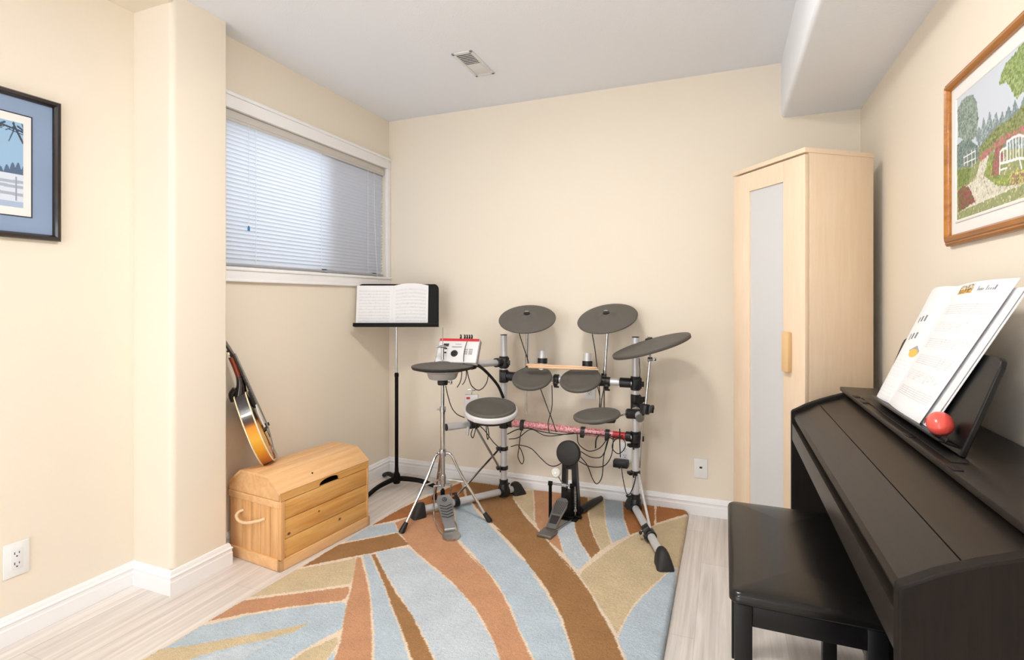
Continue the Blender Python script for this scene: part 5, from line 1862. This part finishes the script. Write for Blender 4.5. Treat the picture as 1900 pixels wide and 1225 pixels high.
cymbal_pad((1.1209, -0.2479, 1.0945), (0.0973, -0.4402, 0.8926), 0.166, 'round dark crash cymbal pad on the thin boom nearer the sound module')
cymbal_pad((1.5668, -0.1657, 1.1003), (-0.0794, -0.4536, 0.8877), 0.170, 'round dark crash cymbal pad tilted up beside the ride cymbal, on the middle boom')
cymbal_pad((1.825, -0.3421, 0.9733), (-0.288, -0.0969, 0.9527), 0.203, 'large dark ride cymbal pad seen nearly edge-on, on the right post boom', 0.020, 0.014)


def snare():
    c, n, r = V(1.0053, -0.4992, 0.6044), V(0.0764, -0.1702, 0.9824), 0.146
    root = thing('snare_pad', 'silver rimmed snare drum pad on a short arm beside the hi-hat stand', 'drum pad', c)
    q = r - 0.012
    MB().lathe([(0, 0.006), (q * 0.5, 0.006), (q - 0.022, 0.005), (q - 0.018, 0.010), (q - 0.008, 0.015), (q, 0.011), (q + 0.002, 0.0), (q, -0.006), (0, -0.006)], c, n, 64).build('playing_surface', M['dark_rubber'], root, sharp=70)
    MB().lathe([(q - 0.012, -0.004), (q + 0.006, 0.000), (r - 0.001, -0.004), (r, -0.010), (r, -0.024), (r - 0.004, -0.030), (q - 0.012, -0.030)], c, n, 64).build('silver_rim', M['silver'], root, sharp=50)
    MB().lathe([(0, -0.028), (r - 0.008, -0.028), (r - 0.012, -0.044), (r - 0.045, -0.055), (0, -0.055)], c, n, 48).build('shell', M['black_plastic'], root)
    x, y, _ = basis(n)
    for a in (-1.9, -0.2, 2.4):
        d = x * math.cos(a) + y * math.sin(a)
        MB().obox(c + d * (r + 0.0) - n * 0.017, (0.006, 0.012, 0.022), (d, n.cross(d), n), 0.002).build('rim_lug', M['silver'], root)
    MB().obox(c - n * 0.050 - x * 0.07, (0.07, 0.06, 0.03), (x, y, n), 0.004).build('mount', M['black_plastic'], root)


snare()


def module():
    c = V(0.828, -0.5489, 0.9176)
    th = math.radians(10)
    ul = V(math.cos(th), math.sin(th), 0)
    bk = V(-ul.y, ul.x, 0)
    up = (V(0, 0, 1) * math.cos(0.62) + bk * math.sin(0.62)).normalized()
    fn = ul.cross(up)                 # towards the viewer
    fn = fn if fn.y < 0 else -fn
    w, h = 0.228, 0.150
    root = thing('drum_module', 'silver drum sound module with a red top band and black dial', 'sound module', c)
    MB().obox(c - fn * 0.016, (w, h, 0.032), (ul, up, fn), 0.004).build('case', M['module'], root)
    MB().obox(c + ul * (w / 2 + 0.0005) - fn * 0.018, (0.007, h * 0.97, 0.034), (ul, up, fn), 0.002).build('side_cheek', M['module_side'], root)
    MB().obox(c - ul * (w / 2 + 0.0005) - fn * 0.018, (0.007, h * 0.97, 0.034), (ul, up, fn), 0.002).build('side_cheek', M['module_side'], root)
    MB().obox(c + up * (h / 2 - 0.010) + fn * 0.0006, (w * 0.985, 0.016, 0.002), (ul, up, fn)).build('red_band', M['red'], root)['label'] = 'red band along the top'

    def at(u, v):
        return c + ul * (u * w / 2) + up * (v * h / 2)
    MB().obox(at(-0.62, 0.42) + fn * 0.001, (0.030, 0.018, 0.003), (ul, up, fn), 0.001).build('display', M['slot'], root)
    MB().lathe([(0, 0.010), (0.012, 0.010), (0.013, 0.006), (0.0185, 0.005), (0.020, 0.0), (0, 0)], at(-0.13, -0.28), fn, 28).build('dial', M['black_plastic'], root)
    MB().obox(at(-0.06, 0.27) + fn * 0.001, (0.056, 0.007, 0.002), (ul, up, fn)).build('printed_strip', M['module_side'], root)
    MB().obox(at(-0.02, 0.50) + fn * 0.001, (0.034, 0.004, 0.0015), (ul, up, fn)).build('printed_name', M['module_side'], root)
    for u, v in ((-0.62, 0.12), (-0.62, -0.22), (0.42, 0.06), (0.66, 0.06), (0.42, -0.12), (0.66, -0.12), (0.42, -0.28), (0.66, -0.28)):
        MB().obox(at(u, v) + fn * 0.0015, (0.020, 0.008, 0.004), (ul, up, fn), 0.001).build('button', M['slot'] if u < 0 else M['module_side'], root)
    for u in (0.18, 0.30, 0.42, 0.54, -0.02):
        p = c + ul * (u * w / 2) + up * (h / 2) - fn * 0.018
        MB().cyl(p, p + up * 0.020, 0.0055, seg=10).tube([p + up * 0.02, p + up * 0.028 + fn * 0.004, p + up * 0.024 + fn * 0.014], 0.004, 8).build('jack_plug', M['black_plastic'], root)


module()

# ------------------------------------------------------------------ hi-hat stand and pad
HC = V(0.774, -0.617, 0)
PD = V(0.63, -0.775, 0).normalized()


def hihat():
    up = V(0, 0, 1)
    w = V(-PD.y, PD.x, 0)
    root = thing('hihat_stand', 'chrome hi-hat stand with a tripod base and footboard at the left of the kit', 'hi-hat stand', HC + up * RZ)

    def part(n, mb, m, p=root):
        return mb.build(n, m, p)
    part('lower_tube', MB().cyl(HC + up * 0.19, HC + up * 0.60, 0.0125, seg=20), M['chrome'])
    part('upper_tube', MB().cyl(HC + up * 0.58, HC + up * 0.775, 0.0095, seg=20), M['chrome'])
    part('pull_rod', MB().cyl(HC + up * 0.10, HC + up * 1.045, 0.0028, seg=8), M['chrome'])
    part('height_collar', MB().lathe([(0.010, -0.014), (0.016, -0.014), (0.017, 0.014), (0.010, 0.014)], HC + up * 0.605, up, 20).cyl(HC + up * 0.604, HC + up * 0.604 - w * 0.03, 0.004, seg=8), M['chrome'])
    part('clamp_collar', MB().lathe([(0.010, -0.012), (0.026, -0.012), (0.028, -0.004), (0.028, 0.010), (0.022, 0.014), (0.010, 0.014)], HC + up * 0.748, up, 24), M['black_plastic'])
    part('wing_nut', MB().cyl(HC + up * 0.748, HC + up * 0.748 + w * 0.045, 0.004, seg=8).obox(HC + up * 0.748 + w * 0.045, (0.014, 0.008, 0.024), (w, PD, up), 0.003), M['chrome'])
    part('pad_seat', MB().lathe([(0.006, 0.0), (0.015, 0.0), (0.015, 0.030), (0.006, 0.030)], HC + up * 0.762, up, 20), M['black_plastic'])
    # tripod
    hub = HC + up * 0.372
    part('tripod_hub', MB().lathe([(0.012, -0.020), (0.019, -0.018), (0.021, 0.0), (0.019, 0.018), (0.012, 0.020)], hub, up, 20), M['chrome'])
    low = HC + up * 0.232
    part('lower_hub', MB().lathe([(0.012, -0.028), (0.017, -0.026), (0.018, 0.0), (0.017, 0.022), (0.012, 0.024)], low, up, 20), M['chrome'])
    for fx, fy in ((0.681, -0.862), (1.030, -0.580), (0.606, -0.415)):
        f = V(fx, fy, RZ + 0.012)
        d = (f - V(HC.x, HC.y, f.z))
        dn = d.normalized()
        pts = [hub + dn * 0.016, hub + dn * 0.05 - up * 0.012, V(HC.x, HC.y, 0) + d * 0.42 + up * 0.255, V(HC.x, HC.y, 0) + d * 0.93 + up * 0.058]
        lg = part('leg', MB().tube(pts, 0.0072, 10, 6), M['chrome'])
        a = V(HC.x, HC.y, 0) + d * 0.90 + up * 0.070
        b = V(HC.x, HC.y, 0) + d * 1.03 + up * (RZ - 0.002)
        part('rubber_foot', MB().lathe([(0, 0), (0.014, 0.001), (0.0155, 0.008), (0.011, (a - b).length), (0, (a - b).length)], b, a - b, 16), M['black_plastic'], lg)
        part('strut', MB().tube([low + dn * 0.014, V(HC.x, HC.y, 0) + d * 0.52 + up * 0.225], 0.0048, 8, 0), M['chrome'], lg)
    # footboard
    def at(s, t, z):
        return HC + PD * s + w * t + up * z
    fr = MB()
    for t in (-0.046, 0.046):
        fr.tube([at(-0.004, t, RZ + 0.004), at(-0.004, t, 0.195)], 0.0048, 10, 0)
    fr.tube([at(-0.004, -0.046, 0.195), at(-0.004, 0.046, 0.195)], 0.0055, 10, 0)
    part('pedal_frame', fr, M['chrome'])
    part('chain', MB().obox(at(0.004, 0, 0.13), (0.006, 0.014, 0.10), (PD, w, up), 0.001).cyl(at(0, 0, 0.10), at(0, 0, 0.17), 0.012, seg=14), M['black_metal'])
    # board: wide at the toe, narrowing to the heel hinge
    b0, b1 = at(0.205, 0, RZ + 0.022), at(0.028, 0, 0.150)
    bd = (b1 - b0)
    ln = bd.length
    bd = bd / ln
    bn = w.cross(bd)
    bn = bn if bn.z > 0 else -bn
    pl = [(-0.026, 0), (0.026, 0), (0.036, 0.10), (0.043, ln - 0.03), (0.030, ln), (-0.030, ln), (-0.043, ln - 0.03), (-0.036, 0.10)]
    board = part('footboard', MB().prism(pl, b0, w, bd, bn * 0.006), M['steel'])
    gr = MB()
    for k in range(5):
        s = ln - 0.070 - k * 0.017
        for sg in (-1, 1):
            x_ = (w * sg * 0.032 + bd * 0.010)
            gr.tube([b0 + bd * (s - 0.006) + bn * 0.0065, b0 + bd * (s - 0.006) + w * sg * 0.031 + bd * 0.012 + bn * 0.0065], 0.0022, 6, 0)
    part('chevron_grooves', gr, M['slot'], board)
    em = MB().lathe([(0.0095, 0), (0.0125, 0), (0.0125, 0.0012), (0.0095, 0.0012)], b0 + bd * (ln - 0.030) + bn * 0.0062, bn, 24)
    for k in range(3):
        a = 2 * PI * k / 3
        d = bd * math.cos(a) + w * math.sin(a)
        em.tube([b0 + bd * (ln - 0.030) + bn * 0.0066, b0 + bd * (ln - 0.030) + bn * 0.0066 + d * 0.009], 0.0013, 5, 0)
    part('round_emblem', em, M['slot'], board)
    hp = [(-0.030, 0.0), (-0.042, 0.03), (-0.044, 0.062), (-0.030, 0.088), (0, 0.097), (0.030, 0.088), (0.044, 0.062), (0.042, 0.03), (0.030, 0.0)]
    heel = part('heel_plate', MB().prism(hp, at(0.205, 0, RZ - 0.001), w, PD, up * 0.012), M['steel'])
    part('heel_hinge', MB().cyl(at(0.208, -0.027, RZ + 0.020), at(0.208, 0.027, RZ + 0.020), 0.006, seg=12), M['steel'], heel)
    rod = MB().tube([at(-0.004, -0.046, 0.09), at(0.02, -0.048, RZ + 0.006), at(0.14, -0.050, RZ + 0.004), at(0.225, -0.038, RZ + 0.004)], 0.0035, 8, 6)
    rod.tube([at(-0.004, 0.046, 0.09), at(0.02, 0.048, RZ + 0.006), at(0.14, 0.050, RZ + 0.004), at(0.225, 0.038, RZ + 0.004)], 0.0035, 8, 6)
    part('base_rod', rod, M['chrome'])
    # clutch above the pad
    zc = 0.872
    cl = MB().cyl(HC + up * zc, HC + up * (zc + 0.065), 0.0085, seg=16).lathe([(0.006, 0.062), (0.018, 0.064), (0.020, 0.069), (0.018, 0.074), (0.006, 0.076)], HC + up * zc, up, 20)
    cl.obox(HC + up * (zc + 0.069) - w * 0.024, (0.024, 0.008, 0.010), (w, PD, up), 0.003)
    part('clutch', cl, M['chrome'])

    # the pad is a thing of its own sitting on the stand
    pad = thing('hihat_pad', 'dark hi-hat cymbal pad with a grey housing on top of the chrome stand', 'cymbal pad', HC + up * 0.79)
    r = 0.166
    c = HC + up * 0.846
    MB().lathe([(0.006, 0.015), (0.030, 0.014), (0.044, 0.010), (0.058, 0.0065), (0.075, 0.005), (r * 0.75, 0.0), (r - 0.006, -0.005), (r, -0.008), (r * 0.5, -0.006), (0.006, -0.006)], c, up, 64).build('playing_surface', M['dark_rubber'], pad, sharp=70)
    MB().lathe([(r * 0.5, -0.006), (r, -0.0075), (r + 0.0005, -0.013), (r - 0.004, -0.022), (r - 0.02, -0.026), (r * 0.45, -0.026)], c, up, 64).build('rubber_edge', M['rubber_edge'], pad, sharp=70)
    MB().lathe([(0.006, -0.024), (0.104, -0.024), (0.102, -0.038), (0.084, -0.044), (0.076, -0.070), (0.068, -0.078), (0.006, -0.078)], c, up, 48).build('housing', M['grey_pad'], pad)['label'] = 'light grey plastic housing'
    x_ = V(0.9278, 0.373, 0)
    MB().obox(c + x_ * 0.075 - up * 0.032, (0.04, 0.04, 0.014), (x_, V(-0.373, 0.9278, 0), up), 0.003).build('jack_box', M['black_plastic'], pad)


hihat()


# ------------------------------------------------------------------ kick pad tower and pedal
def kick():
    up = V(0, 0, 1)
    pc = V(1.3898, -0.3338, 0.3592)
    d = V(-0.06, -0.998, 0).normalized()         # towards the pedal
    u = V(0.998, -0.06, 0).normalized()
    base = V(pc.x, pc.y, 0)
    root = thing('kick_pad', 'black upright kick drum pad tower standing at the back edge of the rug', 'drum pad', base + up * RZ)

    def part(n, mb, m, p=root):
        return mb.build(n, m, p)

    def at(a, s, z):
        return base + u * a + d * s + up * z
    n = (d * 0.985 + up * 0.17).normalized()
    part('round_pad', MB().lathe([(0, 0.034), (0.055, 0.034), (0.064, 0.030), (0.067, 0.022), (0.067, 0.004), (0.062, 0.0), (0, 0.0)], pc - n * 0.02, n, 48), M['rubber_edge'])
    tw = MB()
    pu = u
    th = V(0, 0.045, 0)
    q = at(0, 0.0, 0)
    for poly in ([(-0.042, RZ), (-0.016, RZ), (-0.010, 0.335), (-0.034, 0.335)], [(0.026, RZ), (0.062, RZ), (0.042, 0.335), (0.018, 0.335)],
                 [(-0.017, RZ), (0.027, RZ), (0.0255, 0.150), (-0.0145, 0.150)], [(-0.0105, 0.272), (0.0185, 0.272), (0.0185, 0.335), (-0.0105, 0.335)]):
        tw.prism(poly, q, u, up, th)
    part('tower', tw, M['black_plastic'])
    for a, L in ((0.060, 0.23), (-0.03, 0.20)):
        s = MB()
        e = 0.05 if a > 0 else -0.05
        s.tube([at(a, -0.03, RZ + 0.022), at(a + e * 0.6, -0.03 - L * 0.62, RZ + 0.020), at(a + e, -0.03 - L, RZ + 0.016)], [0.020, 0.019, 0.015], 10)
        part('rear_leg', s, M['black_plastic'])
    part('base_plate', MB().obox(at(0.008, 0.035, RZ + 0.004), (0.13, 0.09, 0.010), (u, d, up), 0.002), M['black_metal'])

    # ---- the pedal, clamped in front of the tower
    heel = V(1.361, -0.646, 0.03)
    toe = V((1.3878, -0.4101, 0.1367))
    pdl = thing('kick_pedal', 'grey steel kick drum pedal with a white felt beater in front of the kick pad', 'drum pedal', V(heel.x, heel.y, RZ))
    f = V(toe.x - heel.x, toe.y - heel.y, 0).normalized()
    w = V(f.y, -f.x, 0)
    bd = toe - (heel + f * 0.07 + up * 0.012)
    ln = bd.length
    b0 = heel + f * 0.07 + up * 0.012
    bd = bd / ln
    bn = w.cross(bd)
    bn = bn if bn.z > 0 else -bn
    pl = [(-0.026, 0), (0.026, 0), (0.030, ln * 0.3), (0.038, ln * 0.72), (0.030, ln * 0.93), (0.016, ln), (-0.016, ln), (-0.030, ln * 0.93), (-0.038, ln * 0.72), (-0.030, ln * 0.3)]
    board = part('footboard', MB().prism(pl, b0, w, bd, bn * 0.006), M['pedal_grey'], pdl)
    rg = MB()
    for k in range(-3, 4):
        rg.tube([b0 + w * k * 0.007 + bd * ln * 0.46 + bn * 0.0066, b0 + w * k * 0.0095 + bd * ln * 0.88 + bn * 0.0066], 0.0014, 5, 0)
    part('grip_ridges', rg, M['slot'], board)
    part('logo_plate', MB().prism([(-0.020, ln * 0.14), (0.020, ln * 0.14), (0.024, ln * 0.40), (-0.024, ln * 0.40)], b0 + bn * 0.006, w, bd, bn * 0.001), M['slot'], board)
    part('heel_plate', MB().obox(heel + f * 0.030 + up * 0.006, (0.076, 0.085, 0.014), (w, f, up), 0.003), M['pedal_grey'], pdl)
    part('base_rod', MB().tube([heel + w * 0.02 + f * 0.06 + up * 0.006, toe * 1 + w * 0.045 - up * (toe.z - RZ - 0.008)], 0.0032, 8, 0).tube([heel - w * 0.02 + f * 0.06 + up * 0.006, toe * 1 - w * 0.045 - up * (toe.z - RZ - 0.008)], 0.0032, 8, 0), M['chrome'], pdl)
    A, B = V((1.3154, -0.4176, 0.2126)), V((1.4222, -0.3747, 0.1982))
    for p in (A, B):
        po = MB().tube([p + up * 0.008, V(p.x, p.y, RZ + 0.004)], [0.0085, 0.0075, 0.009], 10, 0)
        po.lathe([(0, -0.011), (0.012, -0.011), (0.012, 0.011), (0, 0.011)], p, (B - A), 16)
        part('upright', po, M['black_metal'], pdl)
    part('axle', MB().cyl(A, B, 0.0055, seg=14).lathe([(0, -0.012), (0.015, -0.012), (0.015, 0.012), (0, 0.012)], on_bar(A, B, 0.62), B - A, 18), M['chrome'], pdl)
    fe = V((1.3507, -0.425, 0.2767))
    sh = on_bar(A, B, 0.60)
    part('beater_shaft', MB().cyl(sh, fe, 0.0032, seg=8), M['chrome'], pdl)
    fb = part('beater_felt', MB().lathe([(0, -0.018), (0.020, -0.018), (0.025, -0.012), (0.025, 0.012), (0.020, 0.018), (0, 0.018)], fe, (V(0.3581, -0.8907, -0) * 0.9 + V(-0.25, 0, 0.15)).normalized(), 28), M['felt'], pdl)
    fb['label'] = 'white felt beater head'
    part('beater_pin', MB().lathe([(0, 0.018), (0.006, 0.018), (0.005, 0.022), (0, 0.022)], fe, (V(0.3581, -0.8907, -0) * 0.9 + V(-0.25, 0, 0.15)).normalized(), 12), M['steel'], fb)
    S = V((1.4408, -0.378, 0.1988))
    sp = MB()
    spn = [V(S.x, S.y, S.z) - up * (0.02 + 0.10 * i / 120) + V(math.cos(i * 0.9), math.sin(i * 0.9), 0) * 0.0065 for i in range(121)]
    sp.tube(spn, 0.0013, 5, 0).cyl(S, S - up * 0.03, 0.003, seg=8).cyl(S - up * 0.115, V(S.x, S.y, RZ + 0.004), 0.004, seg=8).lathe([(0, -0.006), (0.010, -0.006), (0.010, 0.006), (0, 0.006)], S - up * 0.125, up, 14)
    part('spring', sp, M['chrome'], pdl)
    part('chain', MB().obox(on_bar(sh, toe, 0.55), (0.012, 0.005, (sh - toe).length), (w, f, (sh - toe).normalized()), 0.001), M['black_metal'], pdl)
    part('hoop_clamp', MB().obox(V((A.x + B.x) / 2 + 0.01, (A.y + B.y) / 2 + 0.015, RZ + 0.010), (0.13, 0.045, 0.016), (u, d, up), 0.003).cyl(V(B.x + 0.02, B.y, RZ + 0.012), V(B.x + 0.055, B.y - 0.005, RZ + 0.012), 0.007, seg=10), M['black_metal'], pdl)


M['pedal_grey'] = mat('dark_cast_metal', (128, 125, 122), 0.36, metal=0.6, bump=0.05, bscale=300)
kick()

# ------------------------------------------------------------------ drum sticks lying on the tom rims
def drumstick(a, b, label):
    a, b = V(a), V(b)
    d = b - a
    L_ = d.length
    pr = [(0, 0), (0.0055, 0.0008), (0.0072, 0.004), (0.0072, L_ * 0.66), (0.0042, L_ - 0.026), (0.0032, L_ - 0.018), (0.0046, L_ - 0.010), (0.0042, L_ - 0.003), (0, L_)]
    root = thing('drumstick', label, 'drumstick', a, 'pair of drumsticks on the tom rims')
    ang = math.atan2(d.y, d.x)
    root.rotation_euler = (0, -math.asin(d.z / L_), ang)
    ORI[root.name] = V(0, 0, 0)
    MB().lathe([p for p in pr if p[1] <= L_ - 0.018], (0, 0, 0), (1, 0, 0), 14).build('shaft', M['stick'], root)
    MB().lathe([(0, L_ - 0.0181)] + [p for p in pr if p[1] >= L_ - 0.018], (0, 0, 0), (1, 0, 0), 14).build('tip', M['stick'], root)


drumstick(((1.1354, -0.296, 0.8236)), ((1.5325, -0.2441, 0.8181)), 'pale wooden drumstick nearer the wall, butt at the left tom')
drumstick(((1.1491, -0.3067, 0.8132)), ((1.5413, -0.2567, 0.8112)), 'pale wooden drumstick nearer the camera of the resting pair')

# ------------------------------------------------------------------ power adapter and cables
pa = V((1.6288, -0.0761, 0.2634))
root = thing('power_adapter', 'black power adapter block plugged low into the back wall', 'power adapter', (1.622, -0.04, 0.24))
MB().box((1.580, -0.062, 0.224), (1.664, -0.009, 0.264), 0.004).build('block', M['black_plastic'], root)
MB().tube([(1.612, -0.035, 0.227), (1.612, -0.035, 0.214)], 0.005, 8, 0).build('strain_relief', M['black_plastic'], root)


def cable(pts, label, r=0.0026):
    o = MB().tube([V(p) for p in pts], r, 8, 7).build('cable', M['cable'])
    tag(o, label, 'cable', 'black cables of the electronic drum kit')


cable([(0.916, -0.535, 0.844), (0.94, -0.504, 0.829), (0.963, -0.441, 0.781), (0.977, -0.338, 0.701), (0.986, -0.281, 0.624)], 'thick bundle of cables running from the sound module down to the left post', 0.0085)
cable([(1.085, -0.284, 1.002), (1.104, -0.255, 0.914), (1.119, -0.216, 0.823), (1.128, -0.202, 0.74)], 'thin black cable dropping from the first crash cymbal to the crossbar')
cable([(1.498, -0.226, 1.003), (1.51, -0.21, 0.912), (1.519, -0.196, 0.806), (1.528, -0.181, 0.699), (1.533, -0.19, 0.592)], 'thin black cable dropping from the middle crash cymbal past the crossbar')
cable([(1.203, -0.247, 0.682), (1.234, -0.224, 0.579), (1.269, -0.242, 0.514), (1.295, -0.243, 0.443)], 'black cable slanting from the left rack tom down to the pink bar')
cable([(1.257, -0.204, 0.701), (1.257, -0.204, 0.577), (1.249, -0.25, 0.493), (1.258, -0.258, 0.44)], 'black cable hanging straight down between the two rack toms to the pink bar')
cable([(1.526, -0.214, 0.71), (1.539, -0.22, 0.652), (1.541, -0.241, 0.599)], 'black cable hanging from the second rack tom, leaning right')
cable([(1.564, -0.21, 0.717), (1.55, -0.215, 0.652), (1.549, -0.237, 0.599)], 'black cable hanging from the second rack tom, leaning left')
cable([(1.022, -0.309, 0.421), (1.08, -0.297, 0.451), (1.14, -0.283, 0.46), (1.207, -0.289, 0.452), (1.329, -0.272, 0.441), (1.448, -0.257, 0.455), (1.565, -0.242, 0.451), (1.652, -0.239, 0.447)], 'long black cable sagging along the underside of the pink bar', 0.003)
cable([(1.03, -0.306, 0.393), (1.086, -0.294, 0.405), (1.158, -0.287, 0.456), (1.239, -0.287, 0.43), (1.315, -0.278, 0.435), (1.406, -0.273, 0.458)], 'second black cable sagging loosely under the pink bar')
cable([(1.11, -0.306, 0.456), (1.101, -0.31, 0.41), (1.096, -0.312, 0.355), (1.09, -0.314, 0.3), (1.11, -0.306, 0.26), (1.121, -0.302, 0.288), (1.107, -0.307, 0.337), (1.089, -0.304, 0.359)], 'black cable loop hanging from the left end of the pink bar')
cable([(1.019, -0.246, 0.333), (1.071, -0.257, 0.351), (1.151, -0.268, 0.343), (1.216, -0.285, 0.3), (1.267, -0.297, 0.27), (1.31, -0.312, 0.273), (1.346, -0.319, 0.294)], 'long black cable swagged from the left post to the kick pad')
cable([(1.445, -0.279, 0.33), (1.48, -0.265, 0.282), (1.508, -0.254, 0.206), (1.53, -0.245, 0.182), (1.557, -0.245, 0.227), (1.567, -0.252, 0.33), (1.592, -0.274, 0.432), (1.608, -0.279, 0.469)], 'deep black cable loop between the kick pad and the right end of the bar')
cable([(1.428, -0.286, 0.454), (1.436, -0.283, 0.401), (1.486, -0.263, 0.362), (1.545, -0.261, 0.383), (1.582, -0.267, 0.429), (1.61, -0.277, 0.469)], 'shallow upper black cable swag right of the kick pad')
cable([(1.447, -0.278, 0.359), (1.494, -0.26, 0.33), (1.546, -0.25, 0.33), (1.575, -0.26, 0.368), (1.6, -0.271, 0.449)], 'middle black cable swag right of the kick pad')
cable([(1.436, -0.283, 0.306), (1.494, -0.26, 0.277), (1.557, -0.234, 0.277), (1.586, -0.201, 0.303), (1.603, -0.194, 0.354), (1.616, -0.232, 0.442)], 'lowest gentle black cable swag from the kick pad to the adapter')
cable([(1.652, -0.239, 0.493), (1.645, -0.199, 0.407), (1.626, -0.077, 0.294)], 'straight black cord dropping from the bar end to the power adapter', 0.003)
cable([(1.633, -0.085, 0.248), (1.647, -0.112, 0.184), (1.669, -0.135, 0.116), (1.695, -0.179, 0.126), (1.721, -0.201, 0.186), (1.739, -0.226, 0.261)], 'black cord drooping from the power adapter to the right post')
cable([(1.597, -0.283, 0.458), (1.631, -0.28, 0.443), (1.665, -0.277, 0.457), (1.685, -0.258, 0.426), (1.676, -0.24, 0.385), (1.642, -0.232, 0.356), (1.615, -0.254, 0.388), (1.627, -0.26, 0.432), (1.674, -0.263, 0.466)], 'tangled black cable bunched beside the low tom and right post')
cable([(1.545, -0.261, 0.459), (1.529, -0.267, 0.43), (1.526, -0.268, 0.383)], 'short stiff black lead hanging free under the bar near the low tom', 0.004)
cable([(0.868, -0.576, 0.823), (0.866, -0.577, 0.777), (0.858, -0.58, 0.745), (0.844, -0.586, 0.721)], 'short black lead with a free plug hanging under the hi-hat, outer one')
cable([(0.89, -0.567, 0.823), (0.89, -0.567, 0.782), (0.882, -0.57, 0.753), (0.871, -0.575, 0.736)], 'short black lead with a free plug hanging under the hi-hat, inner one')
cable([(0.892, -0.566, 0.823), (0.894, -0.544, 0.768), (0.899, -0.52, 0.724), (0.912, -0.472, 0.693), (0.927, -0.434, 0.7), (0.942, -0.417, 0.729), (0.954, -0.423, 0.767)], 'black cable loop swinging between the hi-hat pad and the cable bundle')
cable([(0.857, -0.483, 0.973), (0.887, -0.568, 0.945), (0.888, -0.589, 0.906), (0.881, -0.581, 0.865), (0.882, -0.57, 0.829)], 'thin black cable falling from the sound module behind the hi-hat', 0.002)
cable([(0.778, -0.591, 0.727), (0.789, -0.586, 0.671), (0.798, -0.561, 0.606), (0.816, -0.532, 0.564), (0.845, -0.499, 0.541)], 'thin black cable running down beside the hi-hat tube to the snare')
cable([(0.902, -0.465, 0.506), (0.891, -0.47, 0.446), (0.882, -0.473, 0.426), (0.874, -0.477, 0.446), (0.882, -0.473, 0.476)], 'short black cable loop hanging under the snare')
cable([(0.918, -0.459, 0.494), (0.938, -0.429, 0.459), (0.951, -0.348, 0.38), (0.965, -0.278, 0.324)], 'slack black cable dropping from the snare to the left post')
cable([(0.964, -0.473, 0.513), (0.967, -0.471, 0.454), (0.972, -0.469, 0.425), (0.978, -0.467, 0.454), (0.97, -0.47, 0.507)], 'narrow black cable loop hanging under the snare shell')
cable([(1.762, -0.281, 0.885), (1.765, -0.28, 0.814), (1.759, -0.261, 0.737)], 'thin black cable running down inside the ride cymbal boom', 0.002)
